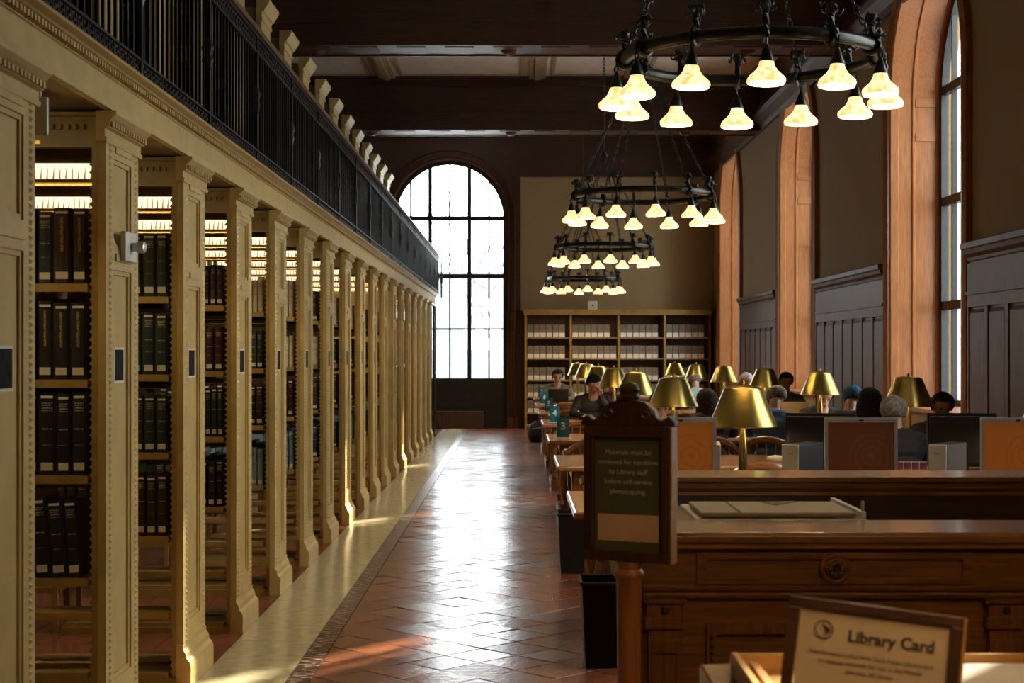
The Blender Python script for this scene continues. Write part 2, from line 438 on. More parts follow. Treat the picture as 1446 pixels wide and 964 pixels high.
OPS = [((a + b) / 2, RW + .06, SILL - .04, SPR) for a, b in BAYS]
wall_r = struct(pierced(MB(), fr, YB, YF + .4, -.15, ZC + .2, OPS, XR, XG + .15).build('wall_right', 'wall_fabric'))
edges = [YB] + [e for a, b in BAYS for e in (a - .24, b + .24)] + [YF]
segs = [(edges[i], edges[i + 1]) for i in range(0, len(edges), 2)]
CAP = [(0, 2.44), (.05, 2.44), (.055, 2.47), (.09, 2.50), (.10, 2.54), (.12, 2.55), (.12, 2.60), (.10, 2.61), (0, 2.61)]
for a, b in segs:
    if b - a < .3: continue
    m = MB().box(XR - .03, XR, a, b, 0, 2.44)
    m.box(XR - .055, XR - .03, a, b, 2.16, 2.42); m.box(XR - .075, XR - .03, a, b, 2.13, 2.16)
    m.box(XR - .055, XR - .03, a, b, .0, .30); m.box(XR - .055, XR - .03, a, b, 2.02, 2.13)
    n = max(1, round((b - a) / .60)); w = (b - a) / n
    for i in range(n + 1):
        y0 = max(a, a + i * w - .045); y1 = min(b, a + i * w + .045)
        m.box(XR - .055, XR - .03, y0, y1, .30, 2.02)
    ws = m.build('wainscot', 'wainscot_z', wall_r)
    pm = MB(); hw = w / 2 - .075
    pm.add([(0, -hw - .025, .325), (0, hw + .025, .325), (0, hw + .025, 1.995), (0, -hw - .025, 1.995),
            (-.018, -hw, .36), (-.018, hw, .36), (-.018, hw, 1.96), (-.018, -hw, 1.96)],
           [(4, 5, 6, 7), (0, 1, 5, 4), (1, 2, 6, 5), (2, 3, 7, 6), (3, 0, 4, 7)])
    pme = pm.mesh('panel', 'wainscot_z')
    for i in range(n): put('panel', pme, ws, (XR - .03, a + (i + .5) * w, 0))
    MB().prism([(-o, z) for o, z in CAP], lambda u, w_, d: (XR + u, d, w_), a, b).build('wainscot_cap', 'wainscot_y', wall_r)
# crowning cornice and dark frieze along the right wall
MB().prism([(0, 5.39), (-.05, 5.39), (-.07, 5.46), (-.17, 5.55), (-.20, 5.62), (-.20, 5.68), (-.05, 5.72), (-.05, 6.29), (0, 6.29)],
           lambda u, w_, d: (XR + u, d, w_), YB, YF).build('cornice', 'dark_oak_y', wall_r)
JAMB = [(.22, XR), (.22, XR - .06), (.16, XR - .08), (.10, XR - .05), (.02, XR - .05), (0, XR - .03), (0, XR + .05), (.018, XR + .06),
        (.018, XR + .20), (0, XR + .215), (0, XR + .235), (.018, XR + .25), (.018, XR + .47), (0, XR + .485), (0, XG)]
GLASS_ROWS = [2.12, 3.27]
def arched_window(n, fn, c, half, sill, spring, d, rows, cols, thick, label_bar='mullion'):
    """iron window in the plane at depth d: frame, mullions, transoms and one pane for each light"""
    wr = struct(put('window_%d' % n, None))
    MB().sweep(arch_line(c, half, sill, spring), fn, [(.0, d - .04), (-.085, d - .04), (-.085, d + .04), (0, d + .04), (0, d - .04)]).prism(
        [(c - half, sill), (c + half, sill), (c + half, sill + .06), (c - half, sill + .06)], fn, d - .05, d + .05).build('frame', 'window_iron', wr)
    for u in cols:
        t = .085 if u in thick else .034
        top = spring + math.sqrt(half ** 2 - u ** 2)
        MB().prism([(c + u - t / 2, sill), (c + u + t / 2, sill), (c + u + t / 2, top), (c + u - t / 2, top)], fn, d - .03, d + .03).build('mullion', 'window_iron', wr)
    for z in rows:
        t = .095 if z in thick else .036
        MB().prism([(c - half, z - t / 2), (c + half, z - t / 2), (c + half, z + t / 2), (c - half, z + t / 2)], fn, d - .032, d + .032).build('transom', 'window_iron', wr)
    us = [-half] + list(cols) + [half]; zs = [sill] + list(rows)
    for a, b in zip(us, us[1:]):
        for z0, z1 in zip(zs, zs[1:] + [None]):
            if z1 is None:
                pts = [(c + a, z0), (c + b, z0)] + [(c + b + (a - b) * i / 8, spring + math.sqrt(max(0, half ** 2 - (b + (a - b) * i / 8) ** 2))) for i in range(9)]
            else: pts = [(c + a, z0), (c + b, z0), (c + b, z1), (c + a, z1)]
            MB().prism(pts, fn, d - .002, d + .002).build('pane', 'window_glass', wr)
    return wr
for i, (a, b) in enumerate(BAYS):
    c = (a + b) / 2
    MB().sweep(arch_line(c, RW, SILL, SPR), fr, JAMB).build('window_jamb', 'oak_z', wall_r)
    MB().prism([(c - RW, SILL - .04), (c + RW, SILL - .04), (c + RW, SILL), (c - RW, SILL)], fr, XR - .06, XG).build('window_sill', 'oak_y', wall_r)
    for y0, s in ((c - RW, 1), (c + RW, -1)):             # little rails across the jamb panels
        for z in (SPR - .02, SPR - .40):
            MB().box(XR + .25, XR + .47, min(y0 - s * .02, y0), max(y0 - s * .02, y0), z, z + .09).build('jamb_rail', 'oak_x', wall_r)
    arched_window(i + 2, fr, c, RW, SILL, SPR, XG, [2.12, 3.27, 4.5], [-.9, -.45, 0, .45, .9], {2.12, 3.27, 4.5, -.45, .45})

# far wall
wall_f = struct(pierced(MB(), ff, XL - .2, XR, -.15, ZC + .2, [(EWX, EWR + .05, -.15, EWS)], YF, YF + .5).build('wall_far', 'dark_oak_z'))
MB().box(.075, XR, YF - .03, YF, 2.50, 5.34).build('fabric_panel', 'wall_fabric', wall_f)
MB().box(.03, XR, YF - .06, YF - .0301, 5.34, 5.42).box(-.02, .075, YF - .06, YF - .001, 2.50, 5.34).build('panel_moulding', 'dark_oak_x', wall_f)
MB().sweep(arch_line(EWX, EWR, 0, EWS), ff, [(.20, YF), (.20, YF - .05), (.17, YF - .08), (.13, YF - .08), (.12, YF - .05), (.06, YF - .05), (.04, YF - .07),
            (0, YF - .05), (0, YF + .2)]).build('arch_moulding', 'polished_oak', wall_f, smooth=True)
MB().box(EWX - EWR, EWX + EWR, YF + .12, YF + .2, -.006, 1.0).box(EWX - EWR, EWX + EWR, YF + .09, YF + .12, .88, 1.0).build('window_panel', 'window_iron', wall_f)
MB().box(EWX - EWR + .05, EWX + .72, YF - .25, YF + .08, 0, .36).build('window_bench', 'frame_wood', wall_f, bevel=.01)
arched_window(1, ff, EWX, EWR, 1.0, EWS, YF + .16, [2.11, 3.24, 4.48], [-.84, -.42, 0, .42, .84], {3.24, 4.48, -.42, .42})
struct(MB().box(-.17, .03, YF - .07, YF - .001, 0, .22).build('baseboard_far', 'wainscot_x'))

# the wall behind the stacks and the wall behind the camera
wall_l = struct(MB().box(XL - .2, XL, YB, YF, -.15, ZC + .2).build('wall_left', 'dark_oak_z'))
wall_b = struct(MB().box(XL - .2, XG + .15, YB - .2, YB, -.15, ZC + .2).build('wall_back', 'wall_fabric'))

# ------------------------------------------------------------------ ceiling with beams
ceil = struct(MB().box(XL, XR, YB, YF, ZC, ZC + .2).build('ceiling', 'ceiling_plaster'))
beams = [-2.25, 4.85, 11.95, 19.05, 26.15]
BW = .33
for yb in beams:
    bm_ = MB().box(XL, XR, yb - BW, yb + BW, ZB + .02, ZC)
    for s in (-1, 1):
        for z0, z1, d in ((ZB + .0, ZB + .10, .03), (ZB + .30, ZB + .34, .02), (ZC - .16, ZC - .06, .05), (ZC - .06, ZC - .001, .10)):
            y0, y1 = sorted((yb + s * BW, yb + s * (BW + d)))
            bm_.box(XL, XR, y0, y1, z0, z1)
    bo = bm_.build('beam', 'dark_oak_x', ceil)
    fret = MB()
    for i in range(14):
        x = -3.9 + i * .6
        fret.box(x, x + .36, yb - .2, yb + .2, ZB + .004, ZB + .0199)
    fret.build('soffit_panel', 'wainscot_x', bo)
    ros = MB()
    for x in (-2.5, -.1, 2.9): ros.lathe([(.001, -.05), (.05, -.045), (.09, -.02), (.10, .0), (.10, .02)], (x, yb, ZB), 14, caps=False)
    ros.build('boss', 'wainscot_x', bo, smooth=True)
    if yb + 7.1 < YF + 2:
        y0, y1 = yb + BW + .11, min(yb + 7.1 - BW - .11, YF)
        xs = [XL, -2.2, .35, 1.95, XR]
        for x in xs[1:-1]:
            MB().box(x - .14, x + .14, y0, y1, ZC - .05, ZC).box(x - .05, x + .05, y0, y1, ZC - .08, ZC - .05).build('ceiling_rib', 'ceiling_moulding', ceil)
        for a, b in zip(xs, xs[1:]):
            for t0, t1 in ((y0, (y0 + y1) / 2), ((y0 + y1) / 2, y1)):
                m = MB(); p, q = a + .22, b - .22; r, s = t0 + .12, t1 - .12
                for bx in ((p, q, r, r + .06), (p, q, s - .06, s), (p, p + .06, r, s), (q - .06, q, r, s)): m.box(*bx, ZC - .025, ZC)
                m.build('panel_moulding', 'ceiling_moulding', ceil)

# ------------------------------------------------------------------ outside the end window
tr = root('bare_tree', 'bare pale tree with thin branches standing outside the tall arched end window', 'tree', (-.9, 41, -.5))
def limb(mb, p, d, L, r, depth):
    pts = [p]; q = Vector(p); dv = Vector(d).normalized()
    for i in range(5):
        dv = (dv + Vector((random.gauss(0, .13), random.gauss(0, .13), random.gauss(.03, .1)))).normalized()
        q = q + dv * (L / 5); pts.append(tuple(q))
    mb.tube(pts, [r * (1 - .12 * i) for i in range(6)], 6)
    if depth:
        for k in range(3):
            e = Vector((random.gauss(0, 1), random.gauss(0, .6), random.gauss(.4, .4))).normalized()
            limb(mb, pts[2 + k], (dv + e * .9), L * .68, r * .5, depth - 1)
mb = MB(); limb(mb, (0, 0, 0), (.12, 0, 1), 5.5, .17, 0); mb.build('trunk', 'bark', tr, smooth=True)
for k in range(6):
    mb = MB(); limb(mb, (.1 + .06 * k, 0, 1.9 + .6 * k), (random.uniform(-1, 1), random.uniform(-.4, .4), .5), 2.9, .06, 2); mb.build('branch', 'bark', tr, smooth=True)
bl = root('stone_building', 'pale stone building front with windows across the street outside the end window', 'building', (0, 58, -.5))
MB().box(-16, 16, 0, 6, 0, 5.2).build('wall', 'street_front', bl)
for i in range(12):
    MB().box(-14.5 + i * 2.5, -13.1 + i * 2.5, -.02, -.001, 2.2, 4.2).build('window', 'grey_plastic', bl)
ext = [YB] + [e for a, b in BAYS for e in (a, b)] + [YF + .4]
for i in range(0, len(ext), 2):
    MB().box(XG + .151, XG + 1.15, ext[i], ext[i + 1], -.5, ZC + .2).build('sun_baffle', 'outside_stone', wall_r)  # unseen piers added between the windows to narrow the sun patches
sb = root('sun_blocker', 'unseen pale block added to trim the sun outside the side windows', 'building', (16.6, 0, -.5))
MB().box(0, 5, 20, 56, 0, 13.0).build('wall', 'outside_stone', sb)  # unseen mass added so sun passes only through the arch tops
MB().box(-.2, 5.1, 19.9, 56.1, 13.0, 13.3).build('blocker_lip', 'outside_stone', sb)
struct(MB().box(-40, 60, -40, 90, -.7, -.5).build('ground', 'outside_stone'))

# ------------------------------------------------------------------ gallery: entablature, deck, railing
Y0, Y1 = .5, 29.3
gal = root('gallery_balcony', 'long gold balcony deck with moulded fascia carried on the book stack piers', 'balcony', (0, Y0, 2.54))
GL = Y1 - Y0
def along(u, w, d): return (u, d, w - 2.54)
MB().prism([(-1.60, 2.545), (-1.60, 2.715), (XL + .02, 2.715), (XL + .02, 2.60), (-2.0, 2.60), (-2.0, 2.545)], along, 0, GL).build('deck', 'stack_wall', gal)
MB().prism([(-1.599, 2.541), (-1.568, 2.541), (-1.566, 2.553), (-1.574, 2.558), (-1.572, 2.570), (-1.582, 2.576), (-1.582, 2.664), (-1.574, 2.668), (-1.574, 2.672),
            (-1.58, 2.674), (-1.58, 2.697), (-1.552, 2.700), (-1.545, 2.706), (-1.515, 2.712), (-1.510, 2.720), (-1.599, 2.720)], along, 0, GL).build('fascia', 'gold_paint', gal)
dm = MB()
n = int(GL / .036)
for i in range(n): dm.box(-1.58, -1.556, i * .036, i * .036 + .02, 2.676 - 2.54, 2.697 - 2.54)
dm.build('dentil_row', 'gold_paint', gal)['kind'] = 'stuff'

rl = root('balcony_railing', 'black iron balustrade with close upright bars and brown handrail along the gallery', 'railing', (-1.535, Y0, 2.721))
def zr(z): return z - 2.721
MB().prism([(-.035, zr(3.468)), (.03, zr(3.468)), (.038, zr(3.480)), (.03, zr(3.500)), (0, zr(3.507)), (-.03, zr(3.50))], lambda u, w, d: (u, d, w), 0, GL).build('handrail', 'rail_wood', rl)
for z0, z1 in ((2.721, 2.731), (2.782, 2.792), (3.360, 3.370), (3.455, 3.467)):
    MB().box(-.014, .014, 0, GL, zr(z0), zr(z1)).build('rail', 'black_iron', rl)
lat = MB()
n = int(GL / .07)
for i in range(n):                                    # pierced fret bands under and over the bars
    y = i * .07
    for z0, z1 in ((zr(2.731), zr(2.782)), (zr(3.370), zr(3.455))):
        h = z1 - z0
        for bx in ((0, .010, 0, 1), (.018, .052, .72, .92), (.018, .028, .25, .92), (.018, .045, .1, .28), (.042, .052, .25, .6), (.055, .068, .4, .55)):
            lat.box(-.006, .006, y + bx[0], y + bx[1], z0 + h * bx[2], z0 + h * bx[3])
lat.build('fret_band', 'black_iron', rl)['kind'] = 'stuff'
bar = MB().box(-.006, .006, -.006, .006, zr(2.792), zr(3.36)).mesh('bar', 'black_iron')
nb = 288
for i in range(nb): put('bar', bar, rl, (0, 4.0 + i * .086, 0))
post = MB().box(-.015, .015, -.015, .015, 0, zr(3.467)).lathe([(.012, .27), (.022, .29), (.03, .33), (.024, .36), (.032, .39), (.022, .43), (.012, .45)], (0, 0, 0), 8).mesh('post', 'black_iron')
for i in range(20): put('post', post, rl, (0, STK0 + .25 + i * PITCH - Y0, 0))

# ------------------------------------------------------------------ lower stacks
SHELF_Z = [1.87, 1.495, 1.12, .72, .35, .06]
def beads(mb, x, y, z0, z1, s=.026, r=.011):
    for i in range(int((z1 - z0) / s)):
        z = z0 + i * s
        mb.add([(x, y - r, z), (x, y + r, z), (x, y + r, z + s * .75), (x, y - r, z + s * .75), (x + .010, y, z + s * .38)],
               [(0, 1, 4), (1, 2, 4), (2, 3, 4), (3, 0, 4)])
def make_stack():
    st = put('book_stack', None)
    F = -1.60
    m = MB().box(-1.632, F - .016, 0, STKD, .0, 2.46)
    for y0, y1 in ((0, .115), (.385, .5)): m.box(F - .016, F, y0, y1, .18, 2.45)
    for z0, z1 in ((.18, .30), (1.93, 2.03), (2.37, 2.45)): m.box(F - .016, F, .115, .385, z0, z1)
    for z0, z1 in ((.30, 1.93), (2.03, 2.37)):
        for bx in ((.115, .133, z0, z1), (.367, .385, z0, z1), (.133, .367, z0, z0 + .018), (.133, .367, z1 - .018, z1)):
            m.box(F - .016, F - .007, *bx)
    m.box(F, F + .008, .13, .37, 1.965, 1.995); m.box(F, F + .006, .13, .37, 2.395, 2.425)
    m.build('end_panel', 'gold_paint', st)
    b = MB()
    for y in (.052, .448): beads(b, F, y, .20, 2.44)
    b.build('bead_strip', 'gold_paint', st)['kind'] = 'stuff'
    MB().prism([(-1.632, 0), (-1.56, 0), (-1.56, .10), (-1.566, .12), (-1.58, .135), (-1.585, .16), (-1.598, .18), (-1.598, .20), (-1.632, .20)],
               lambda u, w, d: (u, d, w), -.02, STKD + .02).build('plinth', 'gold_paint', st)
    c = MB().prism([(-1.632, 2.42), (-1.592, 2.42), (-1.588, 2.435), (-1.596, 2.44), (-1.596, 2.47), (-1.58, 2.475), (-1.578, 2.50), (-1.566, 2.51),
                    (-1.552, 2.525), (-1.552, 2.539), (-1.632, 2.539)], lambda u, w, d: (u, d, w), -.03, STKD + .03)
    for i in range(14): c.box(-1.578, -1.566, -.02 + i * .039, .0 + i * .039, 2.478, 2.498)
    c.build('capital', 'gold_paint', st)
    for y in (.0, .49):
        z = [(-1.655, .05)] + [p for i in range(74) for p in ((-1.655, .06 + i * .031), (-1.667, .07 + i * .031), (-1.655, .08 + i * .031))] + [(-1.655, 2.40)]
        MB().prism([(-1.633, .05)] + z + [(-1.633, 2.40)], lambda u, w, d: (u, d, w), y, y + .01).build('upright', 'shelf_gold', st)
    for x in (-2.62, -3.55):
        MB().box(x - .03, x, 0, .03, 0, 2.40).box(x - .03, x, .47, .5, 0, 2.40).box(x - .03, x, .22, .28, 0, 2.40).build('upright', 'shelf_gold', st)
    m = MB()
    for y0, y1 in ((0, .05), (.45, .5)):
        m.box(-4.45, -1.633, y0, y1, 2.40, 2.41); m.box(-4.45, -1.633, y0 + .01, y1 - .01, 2.41, 2.52); m.box(-4.45, -1.633, y0 - .02, y1 + .02, 2.52, 2.535)
    for i in range(70): m.box(-1.70 - i * .03, -1.685 - i * .03, -.006, .01, 2.47, 2.49)
    m.build('top_beam', 'shelf_gold', st)
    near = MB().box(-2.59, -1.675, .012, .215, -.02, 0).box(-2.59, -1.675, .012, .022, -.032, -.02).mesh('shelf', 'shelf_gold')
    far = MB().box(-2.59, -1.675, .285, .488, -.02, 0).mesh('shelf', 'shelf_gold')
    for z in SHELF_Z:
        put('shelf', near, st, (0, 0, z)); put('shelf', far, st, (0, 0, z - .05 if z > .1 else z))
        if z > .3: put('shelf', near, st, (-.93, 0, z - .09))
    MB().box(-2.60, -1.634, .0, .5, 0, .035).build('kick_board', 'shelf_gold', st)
    return st
proto = make_stack()
stacks = []
for k in range(NST):
    o = proto if k == 0 else copy_tree(proto)
    o.location = (0, STK0 + k * PITCH, 0)
    n = NST - k
    tag(o, 'gold painted iron book stack with panelled end pier, %s one from the arched end window' % ORD[n], 'bookcase', 'lower book stacks under the gallery')
    stacks.append(o)
MB().box(-2.60, -1.633, -.012, -.001, 0, 2.40).build('back_panel', 'gold_paint', stacks[11])
stacks[11]['label'] = 'gold book stack closed by a plain gold panel towards the reading aisle'

# fluorescent fittings over the aisles between stacks
def make_fluor():
    f = put('fluorescent_light', None)
    MB().box(-3.6, -1.74, -.07, .07, .10, .125).box(-3.6, -1.74, -.075, -.06, -.014, 0).box(-3.6, -1.74, .06, .075, -.014, 0).build('housing', 'shelf_gold', f)
    MB().tube([(-3.55, 0, .06), (-1.78, 0, .06)], .019, 10).build('tube', 'tube_light', f, smooth=True)
    MB().box(-3.58, -1.76, -.052, -.048, .004, .098).box(-3.58, -1.76, .048, .052, .004, .098).build('dark_backing', 'shelf_gold', f)  # plates added between tube and louver so the gaps stay dark
    lv = MB()
    for y in (-.062, .056):
        lv.box(-3.58, -1.76, y, y + .006, .055, .10)
        for i in range(65):
            x = -3.58 + i * .028
            lv.add([(x, y, 0), (x + .017, y, 0), (x + .024, y, .055), (x, y, .055), (x, y + .006, 0), (x + .017, y + .006, 0), (x + .024, y + .006, .055), (x, y + .006, .055)],
                   [(0, 1, 2, 3), (7, 6, 5, 4), (0, 4, 5, 1), (1, 5, 6, 2), (3, 7, 4, 0)])
    lv.build('louver', 'louver', f)
    MB().box(-1.80, -1.77, -.01, .01, .125, .165).box(-3.5, -3.47, -.01, .01, .125, .22).build('hanger', 'shelf_gold', f)
    return f
fl = make_fluor()
for k in range(NST - 1):
    o = fl if k == 0 else copy_tree(fl)
    o.location = (0, STK0 + k * PITCH + STKD + .435, 2.375)
    tag(o, 'lit fluorescent strip with toothed white louver, %s aisle from the arched end window' % ORD[NST - 1 - k], 'light', 'fluorescent strips between the stacks')

# ------------------------------------------------------------------ upper stacks on the gallery
def make_upper():
    st = put('upper_book_stack', None)
    F = -2.38
    m = MB().box(F - .045, F - .015, 0, STKD, 0, 1.98)
    for y0, y1 in ((0, .11), (.39, .5)): m.box(F - .015, F, y0, y1, 0, 1.98)
    for z0, z1 in ((0, .12), (1.85, 1.98)): m.box(F - .015, F, .11, .39, z0, z1)
    m.build('end_panel', 'gold_paint', st)
    MB().prism([(F - .045, 1.98), (F + .01, 1.98), (F + .015, 2.0), (F + .005, 2.01), (F + .01, 2.05), (F + .03, 2.06), (F + .035, 2.08), (F + .06, 2.11),
                (F + .08, 2.15), (F + .08, 2.17), (F - .045, 2.17)], lambda u, w, d: (u, d, w), -.03, STKD + .03).build('capital', 'gold_paint', st)
    m = MB().box(-4.45, F - .046, 0, .05, 1.80, 2.10).box(-4.45, F - .046, .45, .5, 1.80, 2.10)
    for i in range(60): m.box(F - .10 - i * .034, F - .085 - i * .034, -.008, 0, 1.99, 2.015)
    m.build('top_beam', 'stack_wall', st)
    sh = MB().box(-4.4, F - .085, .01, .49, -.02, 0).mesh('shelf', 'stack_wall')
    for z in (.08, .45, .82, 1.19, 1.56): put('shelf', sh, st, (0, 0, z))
    return st
up = make_upper()
for k in range(NST):
    o = up if k == 0 else copy_tree(up)
    o.location = (0, STK0 + k * PITCH, 2.72)
    tag(o, 'upper gallery book stack with gold pilaster and cornice, %s one from the arched end window' % ORD[NST - k], 'bookcase', 'upper book stacks on the gallery')

# ------------------------------------------------------------------ books
bk = MB().box(-.5, -.43, .05, 1, 0, 1).box(.43, .5, .05, 1, 0, 1).prism(
    [(-.5, .05), (-.32, .012), (0, 0), (.32, .012), (.5, .05), (.5, .09), (-.5, .09)], lambda u, w, d: (u, w, d), 0, 1)
BOOK = {k: bk.mesh('book', 'cover ' + k) for k in list(COVERS) + ['black gilt', 'dark brown gilt']}
PAGES = MB().box(-.43, .43, .09, .97, .015, .975).mesh('pages', 'pages')
TAG = MB().box(-.34, .34, -.006, .02, .06, .155).mesh('spine_tag', 'book_tag')
TAG_TOP = MB().box(-.34, .34, -.006, .02, .925, .955).mesh('spine_tag', 'paper')
shelf_name = ['top', 'second', 'third', 'fourth']
nbook = 0
fill = MB()
cidx = list(COVERS)
def book(k, r, x, z, w, h, d, col, lean=0, tags=True):
    global nbook
    y = STK0 + k * PITCH + .016 + random.uniform(0, .012)
    o = put('book', BOOK[col], None, (x, y, z + (abs(math.sin(lean)) * w / 2 if lean else 0) + .0005), (0, lean, 0), (w, d, h))
    put('pages', PAGES, o)
    if tags: put('spine_tag', TAG, o)
    if tags and h > .26: put('spine_tag', TAG_TOP, o)
    name = col.replace(' gilt', ' gilt-lettered') if 'gilt' in col else col
    tag(o, '%s cloth book, %s shelf, %s stack from the arched window' % (name, shelf_name[r], ORD[NST - k]), 'book',
        'books on the %s shelf of the %s stack from the window' % (shelf_name[r], ORD[NST - k]))
    nbook += 1
ROWS = {1: [(['dark brown gilt', 'dark brown gilt', 'navy blue', 'navy blue', 'black', 'white'], .29, .066, 0), (['black gilt'], .305, .070, 0),
            (['black'], .325, .066, 0), (['black'], .31, .062, -.07)],
        2: [(['dark green'], .30, .066, 0), (['dark green'], .295, .066, 0), (['dark green'], .27, .056, 0), (['dark brown'], .29, .05, 0)],
        3: [(['brown', 'brown', 'dark brown'], .23, .042, 0), (['maroon'], .255, .05, 0), (['dark green'], .28, .038, 0), (['green', 'black', 'dark green'], .265, .05, 0)],
        4: [(['white'], .215, .035, 0), (['dark green'], .25, .045, 0), (['black', 'dark brown'], .27, .045, 0), (['light blue'], .25, .045, 0)]}
pool = [['white', 'brown', 'maroon'], ['dark green', 'black', 'white'], ['maroon', 'brown', 'dark green'], ['dark green', 'navy blue', 'light blue']]
for k in range(1, NST):
    if k == 11: continue
    span = .50 if k <= 2 else .36 if k <= 4 else .20 if k <= 8 else .13
    for r in range(4):
        if k in ROWS: cols, h, w, lean = ROWS[k][r]
        else: cols, h, w, lean = [random.choice(pool[r])], random.uniform(.21, .29), random.uniform(.036, .055), 0
        x = -1.680; i = 0
        while x > -1.680 - span and nbook < 300:
            ww = w * random.uniform(.88, 1.1); hh = h * random.uniform(.97, 1.02) if k < 5 else h * random.uniform(.9, 1.05)
            col = cols[i] if (k == 1 and r == 0 and i < 6) else random.choice(cols) if k != 1 or r else 'black'
            ex = abs(math.sin(lean)) * hh if (lean and i == 0) else 0
            book(k, r, x - ww / 2 - ex, SHELF_Z[r], ww - .003, hh, .19, col, lean)
            x -= ww + ex; i += 1
        if lean: x -= .035
        while x > -2.55:                                   # the rest of the shelf, deeper in the aisle
            ww = w * random.uniform(.9, 1.1)
            fill.box(x - ww + .002, x, STK0 + k * PITCH + .03, STK0 + k * PITCH + .20, SHELF_Z[r], SHELF_Z[r] + h * random.uniform(.9, 1.02), cidx.index(random.choice(cols).replace(' gilt', '')))
            x -= ww
    for r in range(4):                                     # far side of the stack
        x = -1.69; c = 'light blue' if (k in (3, 4) and r == 3) else random.choice(('dark green', 'brown', 'maroon', 'black', 'white'))
        h = .33 if c == 'light blue' else random.uniform(.2, .29)
        while x > -2.5:
            ww = random.uniform(.03, .05)
            if random.random() > .12:
                fill.box(x - ww + .002, x, STK0 + k * PITCH + .30, STK0 + k * PITCH + .47, SHELF_Z[r] - .05, SHELF_Z[r] - .05 + h * random.uniform(.9, 1.03), cidx.index(c))
            x -= ww
for k in range(NST):                                       # upper gallery rows
    for z in (.08, .45, .82, 1.19):
        x = -2.48; c = random.choice(('dark green', 'brown', 'maroon', 'black', 'dark brown'))
        while x > -3.3:
            ww = random.uniform(.04, .07)
            fill.box(x - ww + .003, x, STK0 + k * PITCH + .03, STK0 + k * PITCH + .22, 2.72 + z, 2.72 + z + random.uniform(.22, .30), cidx.index(c))
            x -= ww
o = fill.build('shelved_books', ['cover ' + c for c in cidx])
o['kind'] = 'stuff'
tag(o, 'rows of shelved books further back in the stacks', 'books')

# things on the piers
nm = MB().box(0, .0015, -.075, .075, -.072, .072).mesh('notice', 'paper')
np_ = MB().box(.0015, .0022, -.066, .066, -.063, .063).mesh('print', 'poster_black')
for k in range(NST):
    o = put('notice', nm, None, (-1.6155, STK0 + k * PITCH + .25, 1.55))
    put('print', np_, o)
    tag(o, 'black printed notice with white border on pier of the stack %s from the arched window' % ORD[NST - k], 'notice', 'notices on the stack piers')
sw = root('motion_sensor', 'white switch box with clear knob on a gold pier above the notice', 'switch', (-1.5915, STK0 + PITCH + .27, 2.03))
MB().box(0, .022, -.085, .085, -.06, .06).build('plate', 'white_plastic', sw, bevel=.004)
MB().lathe([(.018, 0), (.018, .02), (.024, .024), (.024, .05), (.014, .056)], (0, 0, 0), 14).build('knob', 'silver', sw, smooth=True, loc=(.022, .01, .0), rot=(0, PI / 2, 0))
br = root('emergency_light', 'beige rectangular bracket lamp hanging beside the capital of the nearest gold pier', 'light', (-1.578, STK0 + STKD + .05, 2.395))
MB().box(-.055, 0, .01, .03, -.062, .064).box(-.032, -.022, .014, .026, .064, .146).build('plate', 'white_plastic', br, bevel=.003)
MB().box(-.075, -.0551, .012, .028, -.035, .02).build('lamp', 'louver', br, bevel=.004)

# dark iron gate closing the far end of the gallery
gt = root('iron_gate', 'black iron gate at the far end of the stacks beside the arched window', 'gate', (-1.58, 28.75, 0))
MB().box(-.02, .02, 0, .04, 0, 2.5).box(-.02, .02, .5, .54, 0, 2.5).box(-.02, .02, 0, .54, 2.46, 2.5).box(-.02, .02, 0, .54, .05, .09).box(-.02, .02, 0, .54, 1.2, 1.24).build('frame', 'black_iron', gt)
gb = MB().box(-.008, .008, -.008, .008, .09, 2.46).mesh('bar', 'black_iron')
for i in range(9): put('bar', gb, gt, (0, .07 + i * .05, 0))

# ------------------------------------------------------------------ chandeliers
def chain_mesh(p, q, link=.05, r=.0055, w=.014):
    p, q = Vector(p), Vector(q); L = (q - p).length; n = max(2, round(L / (link * .78)))
    d = (q - p).normalized(); a = d.cross(Vector((0, 0, 1)))
    if a.length < .05: a = Vector((1, 0, 0))
    a.normalize(); b = d.cross(a); mb = MB()
    for i in range(n):
        c = p + d * (L * (i + .5) / n); s = a if i % 2 else b
        mb.tube([c + d * (math.cos(t) * link / 2) + s * (math.sin(t) * w) for t in [2 * PI * k / 8 for k in range(8)]], r, 4, closed=True)
    return mb
CR = .70
SH_PROF = [(.032, 0), (.037, -.012), (.043, -.032), (.056, -.054), (.078, -.074), (.096, -.092), (.100, -.108), (.095, -.122), (.091, -.122), (.095, -.107), (.090, -.093), (.073, -.076), (.051, -.055), (.038, -.033), (.029, -.010)]
SHADE = MB().lathe(SH_PROF, seg=20, caps=False, wob=(.025, 10)).mesh('glass_shade', 'shade_glass', True)
SOCK = MB().lathe([(.010, .075), (.014, .06), (.022, .05), (.030, .02), (.040, .0), (.040, -.012), (.030, -.014)], seg=12).mesh('socket', 'chandelier_bronze', True)
BULB = MB().lathe([(.001, -.105), (.018, -.098), (.027, -.085), (.022, -.065), (.012, -.04)], seg=10, caps=False).mesh('bulb', 'bulb', True)
RING = MB().tube([(CR * math.cos(t), CR * math.sin(t), 0) for t in [2 * PI * k / 60 for k in range(60)]], .034, 10, closed=True).mesh('ring', 'chandelier_bronze', True)
